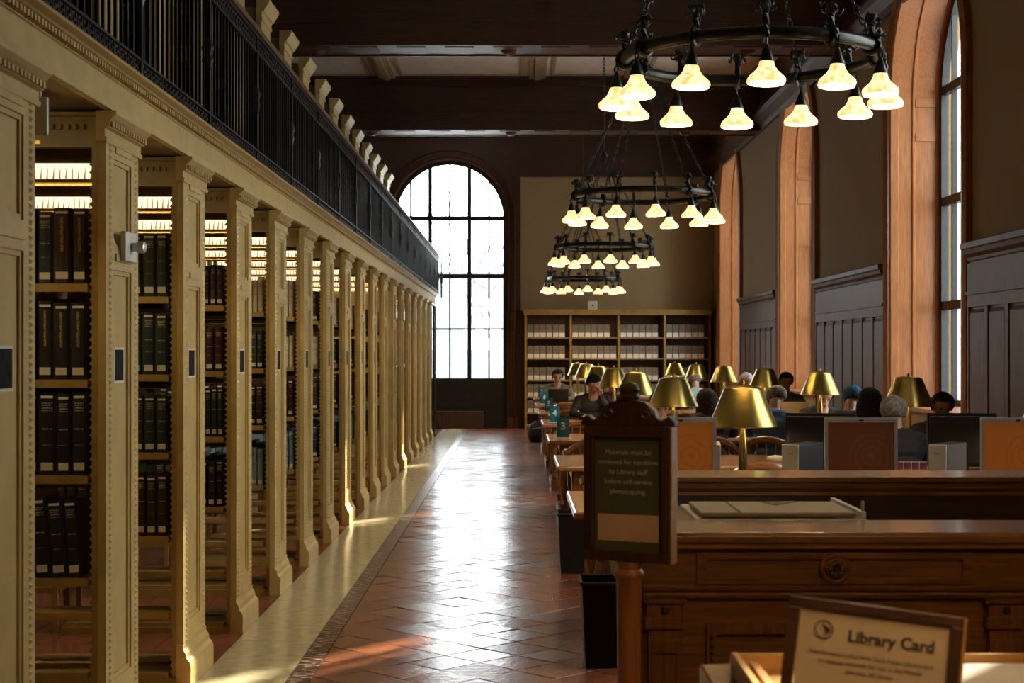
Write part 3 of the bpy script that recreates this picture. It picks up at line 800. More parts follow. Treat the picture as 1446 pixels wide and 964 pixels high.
def make_finial():
    mb = MB().tube([(.0, 0, .02), (.005, 0, .075), (-.004, 0, .10)], [.022, .017, .024], 8)
    mb.lathe([(.001, -.032), (.022, -.024), (.033, 0), (.024, .024), (.001, .034)], (.006, 0, .118), 10, caps=False)
    for s in (-1, 1):                     # curled horns
        mb.tube([(.01 + .026 * math.cos(t), s * (.026 + .004 * t), .118 + .026 * math.sin(t)) for t in [1.9 + .55 * i for i in range(9)]], [.012 - .001 * i for i in range(9)], 6)
    mb.tube([(.028, 0, .115), (.052, 0, .098)], [.016, .009], 8)
    mb.tube([(-.02, 0, .05), (-.045, 0, .06), (-.05, 0, .03), (-.03, 0, .0)], .009, 6)
    return mb.mesh('ram_head', 'chandelier_bronze', True)
RAM = make_finial()
COLLAR = MB().tube([(.045 * math.cos(t), 0, .045 * math.sin(t)) for t in [2 * PI * k / 12 for k in range(12)]], .014, 6, closed=True).mesh('collar', 'chandelier_bronze', True)
SHORT = chain_mesh((.05, 0, -.0), (.05, 0, -.075), .042, .005, .011).mesh('chain', 'chandelier_bronze')
HUBZ = 1.36
LONG = chain_mesh((CR, 0, .045), (.05, 0, HUBZ)).mesh('chain', 'chandelier_bronze')
HUB = MB().lathe([(.012, -.08), (.03, -.05), (.055, -.02), (.06, .02), (.03, .05), (.015, .09)], (0, 0, HUBZ), 12).mesh('hub', 'chandelier_bronze', True)
CH_POS = [(1.31, 8.5, 3.25), (1.31, 15.65, 3.22), (1.31, 22.8, 3.19), (1.31, 29.95, 3.06), (1.31, 1.35, 3.22)]  # last ring is out of view, added to light the foreground
CH_TXT = ['first ring behind the service desk', 'second ring behind the service desk', 'third ring behind the service desk', 'ring closest to the far bookcase', 'unseen one added over the entrance counter']
for n, (x, y, z) in enumerate(CH_POS):
    ch = root('ring_chandelier', 'dark bronze ring chandelier with twelve lit glass bells, ' + CH_TXT[n], 'chandelier', (x, y, z), 0, 'ring chandeliers over the reading room')
    put('ring', RING, ch); put('hub', HUB, ch)
    MB().lathe([(.001, 0), (.10, -.005), (.10, -.03), (.05, -.06), (.02, -.10)], (0, 0, ZC - z - .001), 14, caps=False).build('ceiling_rose', 'chandelier_bronze', ch, smooth=True)
    chain_mesh((0, 0, HUBZ + .08), (0, 0, ZC - z - .09), .06, .007, .016).build('chain', 'chandelier_bronze', ch)
    for k in range(12):
        a = -PI / 2 + math.radians(-2.5 if n == 0 else 4) + k * PI / 6
        px, py = CR * math.cos(a), CR * math.sin(a)
        put('collar', COLLAR, ch, (px, py, 0), (0, 0, a))
        put('ram_head', RAM, ch, (px, py, .02), (0, 0, a))
        sx, sy = (CR + .05) * math.cos(a), (CR + .05) * math.sin(a)
        put('chain', SHORT, ch, (px, py, 0), (0, 0, a))
        so = put('socket', SOCK, ch, (sx, sy, -.148), (random.uniform(-.04, .04), random.uniform(-.04, .04), a))
        sh = put('glass_shade', SHADE, ch, (sx, sy, -.153), so.rotation_euler)
        put('bulb', BULB, sh)
        if k % 2: put('chain', LONG, ch, (0, 0, 0), (0, 0, a))

# ------------------------------------------------------------------ bookcase on the far wall with archive boxes
BX = [.186, 1.133, 2.146, 3.115, 4.06]; BY = YF - .41
BZ = [1.93, 1.487, 1.03, .676, .337, .08]
bc = root('wall_bookcase', 'wide wooden bookcase of four bays against the far wall holding grey archive boxes', 'bookcase', (0, BY, 0))
MB().box(BX[0] - .02, BX[4] + .02, .36, .375, 0, 2.44).build('back_board', 'dark_oak_z', bc)
MB().box(BX[0] - .06, BX[4] + .06, -.05, .37, 2.46, 2.51).box(BX[0] - .04, BX[4] + .04, -.03, .37, 2.40, 2.46).build('cornice', 'shelf_gold', bc)
for i, x in enumerate(BX): MB().box(x - .022, x + .022, 0, .359, 0, 2.40).build('side_panel', 'shelf_gold' if i < 4 else 'desk_oak_z', bc)
for a, b in zip(BX, BX[1:]):
    for z in BZ: MB().box(a + .0225, b - .0225, .005, .358, z - .028, z).build('shelf', 'shelf_gold', bc)
MB().box(BX[0] + .023, BX[4] - .023, .02, .05, 0, .05).build('kick_board', 'dark_oak_x', bc)
bxm = MB().box(-.0585, .0585, 0, .30, 0, .262).mesh('archive_box', 'archive_grey')
bl_ = MB().box(-.0575, .0575, -.0012, 0, .006, .092).mesh('label', 'archive_label')
bt_ = MB().box(-.03, .03, -.0014, 0, .165, .178).mesh('title', 'faint_ink')
rown = ['top', 'second', 'third', 'fourth', 'lowest']
bayn = ['bay beside the arched window', 'second bay from the arched window', 'third bay from the arched window', 'bay beside the window wall']
for b in range(4):
    for r in range(5):
        for i in range(7 if (b, r) == (1, 1) else 6):
            o = put('archive_box', bxm, None, (BX[b] + .095 + i * .1335 + random.uniform(-.002, .002), BY + .012 + random.uniform(0, .006), BZ[r] + .0005))
            put('label', bl_, o); put('title', bt_, o)
            tag(o, 'grey archive box with white lower label, %s box shelf, %s' % (rown[r], bayn[b]), 'box', 'archive boxes, %s shelf, %s' % (rown[r], bayn[b]))
sp = root('wall_speaker', 'small white square box standing on top of the far bookcase', 'speaker', (1.60, BY + .1, 2.511))
MB().box(-.1, .1, 0, .09, 0, .18).build('body', 'white_plastic', sp, bevel=.006)
MB().lathe([(.02, 0), (.02, .006)], seg=12).build('dot', 'black_plastic', sp, loc=(0, -.001, .09), rot=(PI / 2, 0, 0))

# ------------------------------------------------------------------ reading tables, lamps, number signs, chairs
TX0, TX1, THD = .30, 3.92, .62
def make_table():
    t = put('reading_table', None); c = (TX0 + TX1) / 2
    MB().box(TX0, TX1, -THD, THD, .718, .76).build('table_top', 'table_oak_x', t, bevel=.012)
    MB().box(TX0 + .12, TX1 - .12, -THD + .07, -THD + .10, .63, .7175).box(TX0 + .12, TX1 - .12, THD - .10, THD - .07, .63, .7175).box(TX0 + .12, TX0 + .15, -THD + .1, THD - .1, .63, .7175).box(TX1 - .15, TX1 - .12, -THD + .1, THD - .1, .63, .7175).build('apron', 'desk_oak_x', t)
    lg = MB().box(-.05, .05, -.05, .05, .52, .7175).box(-.055, .055, -.055, .055, 0, .10).lathe([(.042, .10), (.052, .14), (.036, .18), (.046, .32), (.05, .42), (.036, .48), (.05, .52)], seg=14).mesh('leg', 'desk_oak_z')
    for x in (TX0 + .16, c, TX1 - .16):
        for y in (-THD + .14, THD - .14): put('leg', lg, t, (x, y, 0))
    MB().box(TX0 + .10, TX0 + .22, -THD + .19, THD - .19, .02, .09).box(TX1 - .22, TX1 - .10, -THD + .19, THD - .19, .02, .09).box(TX0 + .22, TX1 - .22, -.05, .05, .03, .09).build('stretcher', 'desk_oak_x', t)
    return t
tb = make_table()
TN = ['first', 'second', 'third', 'fourth', 'fifth', 'sixth', 'seventh']
for i, y in enumerate(TABLES):
    o = tb if i == 0 else copy_tree(tb)
    o.location = (0, y, 0)
    tag(o, 'long oak reading table, %s table behind the service desk' % TN[i], 'table', 'oak reading tables')
def make_lamp():
    l = put('table_lamp', None)
    MB().lathe([(.095, 0), (.095, .012), (.08, .022), (.05, .03), (.035, .05), (.022, .07)], seg=24).build('base', 'brass', l, smooth=True)
    MB().lathe([(.022, .07), (.026, .09), (.020, .12), (.026, .20), (.024, .30), (.014, .40), (.012, .44)], seg=16).build('stem', 'brass', l, smooth=True)
    MB().lathe([(.193, .42), (.195, .425), (.108, .635), (.104, .640), (.085, .650), (.04, .656), (.001, .658)], seg=40, caps=False).lathe([(.191, .42), (.104, .632), (.001, .640)], seg=40, caps=False, mi=1).build('lamp_shade', ['brass', 'brass_inside'], l, smooth=True)
    MB().lathe([(.006, .658), (.012, .668), (.007, .682)], seg=10).build('finial', 'brass', l, smooth=True)
    MB().lathe([(.001, .44), (.025, .455), (.03, .48), (.018, .51), (.012, .53)], seg=12, caps=False).build('bulb', 'bulb', l, smooth=True)
    return l
lp = make_lamp(); first = True
for col, xs in (('aisle', [1.282, 1.224, 1.186, 1.18, 1.166, 1.145, 1.137]), ('window wall', [3.05, 3.06, 3.02, 3.01, 2.965, 2.96, 2.95])):
    for i, x in enumerate(xs):
        o = lp if first else copy_tree(lp); first = False
        o.location = (x, TABLES[i], .7605)
        tag(o, 'brass cone-shaded lamp on the %s end of the %s table behind the desk' % (col, TN[i]), 'lamp', 'brass table lamps')
for n in range(3, 8):
    y = TABLES[n - 1]
    o = root('number_sign', 'blue table sign with white number %d' % n, 'sign', (.455, y - .15, .7605), 0, 'blue table number signs')
    MB().box(-.06, .06, -.002, .002, 0, .20).build('plate', 'sign_blue', o)
    MB().box(-.062, .062, -.03, .03, 0, .006).build('foot', 'white_plastic', o)
    put('number', text_mesh('number', str(n), .10, 'white_ink', bold=.002), o, (0, -.003, .085), (PI / 2, 0, 0))
def make_chair():
    c = put('wooden_armchair', None)
    MB().prism([(.22 * math.cos(t) * (1.05 if math.sin(t) > 0 else 1), .215 * math.sin(t)) for t in [2 * PI * k / 20 for k in range(20)]], lambda u, w, d: (u, w, d), .425, .455).build('seat', 'table_oak_x', c, bevel=.008)
    for sx in (-1, 1):
        for sy in (-1, 1):
            MB().tube([(sx * .20, sy * .19, 0), (sx * .185, sy * .175, .15), (sx * .17, sy * .155, .30), (sx * .155, sy * .14, .426)], [.014, .021, .018, .014], 8).build('leg', 'table_oak_z', c, smooth=True)
    MB().tube([(-.185, -.175, .15), (-.185, .175, .15)], .010, 6).tube([(.185, -.175, .15), (.185, .175, .15)], .010, 6).tube([(-.185, 0, .15), (.185, 0, .15)], .010, 6).build('stretcher', 'table_oak_y', c, smooth=True)
    arc = [(.27 * math.cos(t), .02 + .235 * math.sin(t)) for t in [PI * k / 16 for k in range(17)]]
    pts = [(.27, -.10, .66)] + [(x, y, .67 + .13 * max(0, (y - .08) / .175) ** 1.2) for x, y in arc] + [(-.27, -.10, .66)]
    MB().tube(pts, [.018] + [.022] * 17 + [.018], 8, squash=1.5).build('back_rail', 'table_oak_x', c, smooth=True)
    for k in range(9):
        t = PI * (k + .5) / 9; x, y = .27 * math.cos(t), .02 + .235 * math.sin(t)
        MB().tube([(x * .72, .02 + (y - .02) * .80, .45), (x, y, .655 + .13 * max(0, (y - .08) / .175) ** 1.2)], .0085, 6).build('spindle', 'table_oak_z', c, smooth=True)
    return c
chair_proto = make_chair(); chair_used = False
def chair(x, y, rz, label):
    global chair_used
    o = copy_tree(chair_proto) if chair_used else chair_proto
    chair_used = True
    o.location = (x, y, 0); o.rotation_euler = (0, 0, rz)
    return tag(o, label, 'chair', 'wooden armchairs at the reading tables')

# ------------------------------------------------------------------ people
import numpy as np
HAIR = {'black': (.010, .009, .008), 'brown': (.035, .020, .012), 'grey': (.20, .18, .155), 'white': (.55, .52, .48), 'blue': (.03, .10, .21)}
for k, c in HAIR.items(): mat('hair ' + k, c, .75, 0, .3, 40, bump=.7, bscale=90, spec=.12)
mat('skin', (.46, .255, .17), .5, 0, .06, 20)
mat('skin_dark', (.14, .070, .045), .5, 0, .06, 20)
TOPS = {'grey sweater': (.11, .105, .105), 'black jacket': (.009, .009, .010), 'white shirt': (.62, .62, .64), 'pale blue shirt': (.27, .39, .46),
        'denim blue shirt': (.045, .10, .22), 'black shirt': (.008, .008, .009), 'navy jacket': (.018, .032, .085), 'dark vest': (.010, .010, .013), 'brown top': (.05, .03, .02)}
for k, c in TOPS.items(): mat('cloth ' + k, c, .85, 0, .18, 14, bump=.3, bscale=30)
mat('trousers', (.018, .020, .028), .85, 0, .2, 14)
mat('shoe', (.010, .009, .008), .5)
def person(label, x, y, rz, top, hair='black', style='short', skin='skin', headz=1.33, pose='desk', tilt=0.0, turn=0.0):
    dz = headz - 1.33
    P = []                                   # (kind, a, b, ra, rb)
    def cap(kind, a, b, ra, rb): P.append((kind, Vector(a), Vector(b), ra, rb))
    lift = dz * .8
    neck = Vector((0, -.06 - tilt * .10, 1.085 + lift)); head = Vector((0, -.085 - tilt * .22, 1.205 + dz))
    cap('legs', (-.09, .0, .555), (.09, .0, .555), .115, .115)
    cap('top', (-.06, .01, .62), (.06, .01, .62), .115, .115)
    cap('top', (-.07, -.01, .78), (.07, -.01, .78), .115, .115)
    cap('top', (-.09, -.03, .93 + lift), (.09, -.03, .93 + lift), .115, .115)
    cap('top', (-.15, -.03, 1.00 + lift), (.15, -.03, 1.00 + lift), .070, .070)
    cap('top', (-.08, -.035, 1.035 + lift), (.08, -.035, 1.035 + lift), .06, .06)
    cap('skin', neck - Vector((0, -.02, .06)), neck + Vector((0, -.01, .07)), .056, .052)
    R = Matrix.Rotation(turn, 3, 'Z') @ Matrix.Rotation(tilt, 3, 'X')
    def H(v): return head + R @ Vector(v)
    for s in (-1, 1):
        sh = Vector((s * .18, -.03, 1.005 + lift))
        if pose == 'face' and s > 0:
            el = Vector((.23, -.40, .825)); wr = H((.085, -.13, -.10)); hd = (H((.025, -.105, .06)) - wr).normalized()
        elif pose == 'lap':
            el = Vector((s * .25, -.08, .78)); wr = Vector((s * .13, -.28, .69)); hd = Vector((-s * .4, -1, -.1)).normalized()
        else:
            el = Vector((s * .27, -.20, .835)); wr = Vector((s * .12, -.40, .815)); hd = Vector((-s * .35, -1, -.08)).normalized()
        cap('top', sh, el, .060, .046); cap('top', el, wr, .046, .032)
        side = hd.cross(Vector((0, 0, 1))).normalized()
        nrm = side.cross(hd)
        palm = wr + hd * .06
        cap('skin', wr, palm + side * .012, .027, .024); cap('skin', palm - side * .018, palm + side * .022, .020, .020)
        for q, (off, ln) in enumerate(((-.030, .060), (-.010, .074), (.012, .070), (.031, .054))):
            b0 = palm + side * off + hd * .015; b1 = b0 + hd * ln * .55; b2 = b1 + (hd * .8 - nrm * .6).normalized() * ln * .5
            cap('skin', b0, b1, .0098, .009); cap('skin', b1, b2, .009, .008)
        th = palm - hd * .02 - side * .03 * (1 if s > 0 else -1)
        cap('skin', th, th + (hd * .6 - side * (1 if s > 0 else -1) * .7).normalized() * .05, .012, .010)
        cap('legs', (s * .09, -.02, .545), (s * .12, -.42, .535), .085, .062)
        cap('legs', (s * .12, -.42, .535), (s * .12, -.38, .12), .060, .042)
        cap('shoe', (s * .12, -.36, .05), (s * .125, -.52, .042), .045, .038)
    # head: skull, jaw, nose, ears, brow
    cap('skin', H((0, .015, .035)), H((0, -.02, .035)), .083, .078)
    cap('skin', H((0, .0, -.02)), H((0, -.03, -.055)), .066, .046)
    cap('skin', H((0, -.055, -.075)), H((0, -.065, -.08)), .026, .022)
    cap('skin', H((0, -.095, .012)), H((0, -.112, -.018)), .010, .014)
    cap('skin', H((-.03, -.085, .03)), H((.03, -.085, .03)), .014, .014)
    cap('skin', H((-.018, -.088, -.048)), H((.018, -.088, -.048)), .009, .009)
    for s in (-1, 1): cap('skin', H((s * .080, .005, .02)), H((s * .078, .01, -.015)), .016, .012)
    mb = MB()
    for kind, a, b, ra, rb in P:
        d = b - a; L = max(d.length, 1e-4); d.normalize()
        pts, rs = [], []
        for i in range(5):
            t = PI / 2 * (1 - i / 4); pts.append(a - d * (ra * math.sin(t))); rs.append(max(ra * math.cos(t), .0008))
        for i in range(5):
            t = PI / 2 * i / 4; pts.append(b + d * (rb * math.sin(t))); rs.append(max(rb * math.cos(t), .0008))
        mb.tube(pts, rs, 12)
    tmp = put('tmp', mb.mesh('tmp', 'skin'))
    rm = tmp.modifiers.new('r', 'REMESH'); rm.mode = 'VOXEL'; rm.voxel_size = .0095
    sm = tmp.modifiers.new('s', 'SMOOTH'); sm.iterations = 3; sm.factor = .5
    dg = bpy.context.evaluated_depsgraph_get(); dg.update()
    me = bpy.data.meshes.new_from_object(tmp.evaluated_get(dg)); me.name = 'person'
    bpy.data.objects.remove(tmp)
    me.materials.clear()
    for m in (skin, top, 'trousers', 'shoe'): me.materials.append(MATS[m])
    n = len(me.polygons); cc = np.empty(n * 3); me.polygons.foreach_get('center', cc); cc = cc.reshape(-1, 3)
    best = np.full(n, 1e9); idx = np.zeros(n, dtype=np.int32); order = {'skin': 0, 'top': 1, 'legs': 2, 'shoe': 3}
    for kind, a, b, ra, rb in P:
        a_, b_ = np.array(a), np.array(b); d = b_ - a_; t = np.clip(((cc - a_) @ d) / max(d @ d, 1e-9), 0, 1)
        dist = np.linalg.norm(cc - (a_ + t[:, None] * d), axis=1) - (ra + t * (rb - ra))
        w = dist < best; best[w] = dist[w]; idx[w] = order[kind]
    me.polygons.foreach_set('material_index', idx); me.polygons.foreach_set('use_smooth', [True] * n); me.update()
    po = put('person', me, None, (x, y, 0), (0, 0, rz))
    tag(po, label, 'person', 'readers at the tables')
    # hair or cap as a shell over the skull
    hm = MB(); NA, NB = 24, 12; vs = []; keep = {}
    long_ = style == 'long'
    for i in range(NB + 1):
        for j in range(NA):
            ph = 2 * PI * j / NA; th_ = (PI * .94 if long_ else PI * .72) * i / NB
            front = max(0, -math.sin(ph))          # 1 at the face
            rr = 1.0 + (random.uniform(-.02, .02) if style in ('cap', 'long') else random.uniform(-.05, .06))
            vx = .093 * math.sin(th_) * math.cos(ph) * rr; vy = .108 * math.sin(th_) * math.sin(ph) * rr - .003; vz = .035 + .093 * math.cos(th_) * rr
            if long_ and th_ > PI * .55: vz = .035 - .016 - (th_ - PI * .55) * .17; vx = .095 * math.cos(ph) * 1.08; vy = .098 * math.sin(ph) * 1.05 + .006
            vs.append(tuple(R @ Vector((vx, vy, vz)) + head)); keep[i * NA + j] = (front, th_)
    fs = []
    for i in range(NB):
        for j in range(NA):
            f = (i * NA + j, i * NA + (j + 1) % NA, (i + 1) * NA + (j + 1) % NA, (i + 1) * NA + j)
            fr_ = sum(keep[q][0] for q in f) / 4; th_ = max(keep[q][1] for q in f)
            lim = PI * (.72 - .34 * min(1, fr_ * 1.6)) if not long_ else (PI if fr_ < .55 else PI * .36)
            if style == 'bald' and th_ < PI * .42: continue
            if style == 'bald' and fr_ > .15: continue
            if th_ <= lim + .01: fs.append(f)
    hm.add(vs, fs)
    if style == 'cap':
        hm.tube([tuple(R @ Vector((-.05, -.10, .05)) + head), tuple(R @ Vector((0, -.16, .045)) + head), tuple(R @ Vector((.05, -.10, .05)) + head)], .012, 6)
    ho = hm.build('cap' if style == 'cap' else 'hair', 'hair ' + hair, po, smooth=True)
    so = ho.modifiers.new('thick', 'SOLIDIFY'); so.thickness = .012; so.offset = 0
    em = MB()
    for s in (-1, 1): em.lathe([(.001, -.008), (.007, -.004), (.008, 0), (.007, .004), (.001, .008)], tuple(H((s * .031, -.094, .012))), 8, caps=False)
    em.build('eyes', 'black_plastic', po, smooth=True)
    return po
SEAT = .86
def near(i): return TABLES[i] - SEAT
def far(i): return TABLES[i] + SEAT
PEOPLE = [
    ('person in grey sweater working at an open black laptop at table 6', .69, far(5), 0, 'cloth grey sweater', 'brown', 'short', 'skin', 1.32, 'desk', .25, 0),
    ('person in black jacket resting forehead on a raised hand', .965, far(3), 0, 'cloth black jacket', 'black', 'short', 'skin', 1.33, 'face', .45, 0),
    ('person in red plaid shirt sitting behind the brass lamps', 1.315, near(4), PI, 'red_plaid', 'brown', 'short', 'skin', 1.30, 'desk', .2, 0),
    ('person in white shirt bending over the table behind a brass lamp', 1.19, far(1), 0, 'cloth white shirt', 'grey', 'short', 'skin', 1.30, 'desk', .5, 0),
    ('balding person in pale blue shirt seen from behind', 2.86, near(5), PI, 'cloth pale blue shirt', 'grey', 'bald', 'skin', 1.27, 'desk', .4, .3),
    ('person with long brown hair hanging down the back', 1.80, near(2), PI, 'cloth brown top', 'brown', 'long', 'skin', 1.26, 'desk', .2, 0),
    ('white-haired person half hidden behind a brass lamp shade', 3.38, far(4), 0, 'cloth grey sweater', 'white', 'short', 'skin', 1.31, 'desk', .6, 0),
    ('bald person in denim blue shirt bent over the table', 2.40, near(2), PI - .4, 'cloth denim blue shirt', 'grey', 'bald', 'skin', 1.30, 'desk', .4, .5),
    ('person in black shirt facing a pale open laptop', 3.40, far(3), 0, 'cloth black shirt', 'black', 'short', 'skin_dark', 1.35, 'desk', .1, 0),
    ('person wearing a blue knitted cap', 3.09, near(2), PI - .6, 'cloth brown top', 'blue', 'cap', 'skin', 1.29, 'desk', .4, .4),
    ('person with long black hair and navy jacket', 2.94, far(1) + .12, 2.5, 'cloth navy jacket', 'black', 'long', 'skin', 1.30, 'lap', .1, 0),
    ('grey-haired person in dark vest seen from behind', 2.76, near(1), PI, 'cloth dark vest', 'grey', 'short', 'skin', 1.28, 'desk', .1, 0),
    ('person in dark clothes facing the aisle beside the grey-haired reader', 3.53, far(1), 0, 'cloth black shirt', 'black', 'short', 'skin_dark', 1.27, 'desk', .2, 0),
    ('person in black jacket with head hidden behind a lamp shade', 3.20, far(2), 0, 'cloth black jacket', 'black', 'short', 'skin', 1.27, 'desk', .4, 0)]
for p in PEOPLE:
    person(*p)
    lab = p[0].replace('person', 'reader')
    chair(p[1], p[2], p[3], ('wooden armchair under the ' + lab) if len(('wooden armchair under the ' + lab).split()) < 16 else 'wooden armchair under the ' + ' '.join(lab.split()[:9]))
EMPTY = [(1.76, near(1), PI, 'empty wooden armchair with curved back between lamp and computers'), (.66, near(4), PI, 'empty wooden armchair pushed up to table 5'),
         (.80, near(5), PI, 'empty wooden armchair pushed up to table 6'), (.72, near(2), PI + .15, 'empty wooden armchair pushed up to table 3'),
         (.74, near(1), PI - .1, 'empty wooden armchair at the aisle end of the second table'), (.72, near(3), PI, 'empty wooden armchair pushed up to table 4')]
for e in EMPTY: chair(*e)
dr = tag(MB().prism([(-.235, .60), (.235, .60), (.24, .80), (.20, .835), (-.20, .835), (-.24, .80)], lambda u, w, d: (u, d, w), .285, .30).build('draped_shirt', 'wine_plaid'),
         'wine red plaid shirt draped over the chair of the grey-haired reader', 'shirt')
dr.location = (2.78, near(1), 0); dr.rotation_euler = (0, 0, PI)

# ------------------------------------------------------------------ things on the tables
def laptop(label, x, y, rz, colour):
    o = root('laptop', label, 'laptop', (x, y, .7605), rz)
    MB().box(-.17, .17, -.11, .11, 0, .018).build('base', colour, o, bevel=.003)
    MB().box(-.17, .17, -.004, .004, 0, .225).build('screen_lid', colour, o, loc=(0, -.108, .02), rot=(.25, 0, 0), bevel=.002)
    MB().box(-.14, .14, -.06, .04, .0181, .0195).build('keyboard', 'black_plastic', o)
laptop('black open laptop in front of the reader in grey sweater', .69, far(5) - .46, 0, 'black_plastic')
laptop('pale brown open laptop in front of the reader in black shirt', 3.42, far(3) - .46, 0, 'copier_beige')

def monitor(label, x, y, rz, bezel, scr):
    o = root('computer_monitor', label, 'monitor', (x, y, .7605), rz, 'computer monitors behind the front desk')
    MB().box(-.11, .11, -.08, .09, 0, .015).build('foot', bezel, o, bevel=.004)
    MB().box(-.03, .03, .035, .06, .015, .30).build('neck', bezel, o)
    m = MB()
    for bx in ((-.197, .197, .463, .487), (-.197, .197, .175, .192), (-.197, -.180, .192, .463), (.180, .197, .192, .463)): m.box(bx[0], bx[1], -.014, .01, bx[2], bx[3])
    m.build('bezel', bezel, o)
    MB().box(-.185, .185, .0101, .034, .19, .47).build('back_cover', 'black_plastic', o, bevel=.006)
    MB().box(-.18, .18, -.008, .009, -.1355, .1355).build('screen', scr, o, loc=(0, 0, .3275))
    MB().box(-.012, .012, -.0146, -.0141, .470, .478).build('badge', 'black_plastic', o)
monitor('silver framed monitor with orange screen beside the notice stand', .885, 8.22, .10, 'silver', 'screen_orange')
monitor('silver framed monitor with dark brown screen between two computer towers', 1.865, 8.22, 0, 'silver', 'screen_brown')
monitor('silver framed monitor with orange screen near the window wall', 2.715, 8.22, -.08, 'silver', 'screen_orange')
monitor('black monitor turned away behind the brown screen', 1.77, 8.86, PI - .12, 'black_plastic', 'screen_brown')
monitor('black monitor turned away behind the orange screen near the window wall', 2.60, 8.86, PI - .12, 'black_plastic', 'screen_brown')
def tower(label, x, y, rz):
    o = root('computer_tower', label, 'computer', (x, y, .7605), rz, 'computer towers behind the front desk')
    MB().box(-.05, .05, -.16, .16, 0, .335).build('case', 'black_plastic', o, bevel=.006)
    MB().box(-.05, .05, -.172, -.161, .0, .335).build('front_cover', 'silver', o, bevel=.004)
    MB().box(-.02, .02, -.1735, -.1721, .28, .29).build('drive_slot', 'grey_plastic', o)
tower('small computer tower with silver front, left of the dark brown screen', 1.60, 8.47, -.62)
tower('small computer tower with silver front beside the monitor near the window wall', 2.41, 8.47, -.62)
tower('computer tower standing close to the brass lamp by the orange screen', 1.09, 8.50, -.12)
for i, (w, d, h, m) in enumerate(((.15, .22, .03, 'paper'), (.14, .20, .025, 'pages'), (.13, .19, .02, 'paper'))):
    z = .7605 + (0, .0305, .056)[i]
    o = tag(MB().box(-w / 2, w / 2, -d / 2, d / 2, 0, h).build('book', m, bevel=.003), ['lowest pale book of the small pile by the computer lamp', 'middle pale book of the small pile by the computer lamp', 'top pale book of the small pile by the computer lamp'][i], 'book', 'small pile of books')
    o.location = (1.42, 8.28, z)
for i, (x, y, rz) in enumerate(((2.15, TABLES[1] + .15, .2), (2.45, TABLES[1] - .1, -.1), (1.7, TABLES[2] + .2, .15), (.85, TABLES[4] - .3, .3), (.9, TABLES[5] - .3, -.2), (2.1, TABLES[2] - .3, .1))):
    o = root('open_book', ['open book lying on the second table', 'open book beside the grey-haired reader', 'open book on the table numbered 3', 'open book by the chair at table 5', 'open book by the chair at table 6', 'open book before the bald reader in denim'][i], 'book', (x, y, .7605), rz, 'open books on the tables')
    for s in (-1, 1):
        MB().prism([(0, 0), (s * .14, 0), (s * .14, .012), (s * .07, .026), (0, .016)], lambda u, w, d: (u, d, w), -.11, .11).build('page_block', 'paper', o)
def bin_(label, x, y):
    o = root('waste_bin', label, 'bin', (x, y, 0), 0, 'black waste bins')
    mb = MB(); t = [(-.10, -.13), (.10, -.13), (.10, .13), (-.10, .13)]
    def ring(s, z): return [(a * s, b * s, z) for a, b in t]
    vs = ring(.82, 0) + ring(1, .42) + ring(1.06, .42) + ring(1.06, .44) + ring(.96, .44) + ring(.79, .012)
    fs = [(0, 1, 2, 3)[::-1], (20, 21, 22, 23)] + [(r * 4 + k, r * 4 + (k + 1) % 4, r * 4 + 4 + (k + 1) % 4, r * 4 + 4 + k) for r in range(5) for k in range(4)]
    mb.add(vs, fs); mb.build('bucket', 'black_plastic', o, bevel=.005)
    MB().tube([(-.108, -.14, .435), (.108, -.14, .435), (.108, .14, .435), (-.108, .14, .435)], .008, 6, closed=True).build('liner', 'black_bag', o)
bin_('black waste bin standing beside the notice stand', .43, 7.80)
bin_('black waste bin at the aisle end of the second table', .40, 11.08)
bg_ = root('backpack', 'black backpack on the floor by table 7', 'bag', (.42, 27.35, 0))
mb = MB(); vs = []
for i in range(9):
    t = PI * i / 8
    for j in range(14):
        p = 2 * PI * j / 14; r = math.sin(t) ** .55
        vs.append((.23 * r * math.cos(p) * (1 + .06 * math.sin(3 * p)), .17 * r * math.sin(p), .20 - .20 * math.cos(t) + .05 * r * math.sin(2 * p) + .03 * math.cos(p)))
zmin = min(v[2] for v in vs); vs = [(a, b, max(0, c - .02)) for a, b, c in vs]
mb.add(vs, [(i * 14 + j, i * 14 + (j + 1) % 14, i * 14 + 14 + (j + 1) % 14, i * 14 + 14 + j) for i in range(8) for j in range(14)])
mb.build('body', 'black_bag', bg_, smooth=True)
MB().tube([(-.06, 0, .36), (-.04, -.03, .42), (.04, -.03, .42), (.06, 0, .36)], .012, 6).build('handle', 'black_bag', bg_)
MB().tube([(-.14, -.14, .24), (0, -.178, .26), (.14, -.14, .24)], .006, 5).build('zip', 'silver', bg_)

# ------------------------------------------------------------------ front service desk
DY = 4.65; DX0, DX1 = .38, 2.75
dk = root('service_desk', 'carved oak service counter with rosette frieze and panelled front', 'counter', (0, DY, 0))
TOPP = [(0, .998), (-.0, 1.012), (-.012, 1.02), (-.016, 1.038), (-.008, 1.05), (.34, 1.05), (.34, .998)]
MB().prism(TOPP, lambda u, w, d: (d, u, w), DX0 - .02, DX1).box(DX0 - .02, .585, .3401, 1.12, .998, 1.05).build('counter_top', 'table_oak_x', dk, bevel=.003)
MB().box(DX0, DX1, .03, .06, 0, .9975).box(DX0, DX0 + .03, .061, 1.10, 0, .9975).build('body', 'desk_oak_x', dk)
fr_m = MB()
for x0, x1 in ((.585, 1.375), (1.62, 2.41)):
    fr_m.box(x0 - .03, x1 + .03, .018, .0299, .888, .905); fr_m.box(x0 - .03, x1 + .03, .018, .0299, .965, .985)
    fr_m.box(x0 - .03, x0, .018, .0299, .905, .965); fr_m.box(x1, x1 + .03, .018, .0299, .905, .965)
fr_m.build('frieze_frame', 'desk_oak_x', dk)
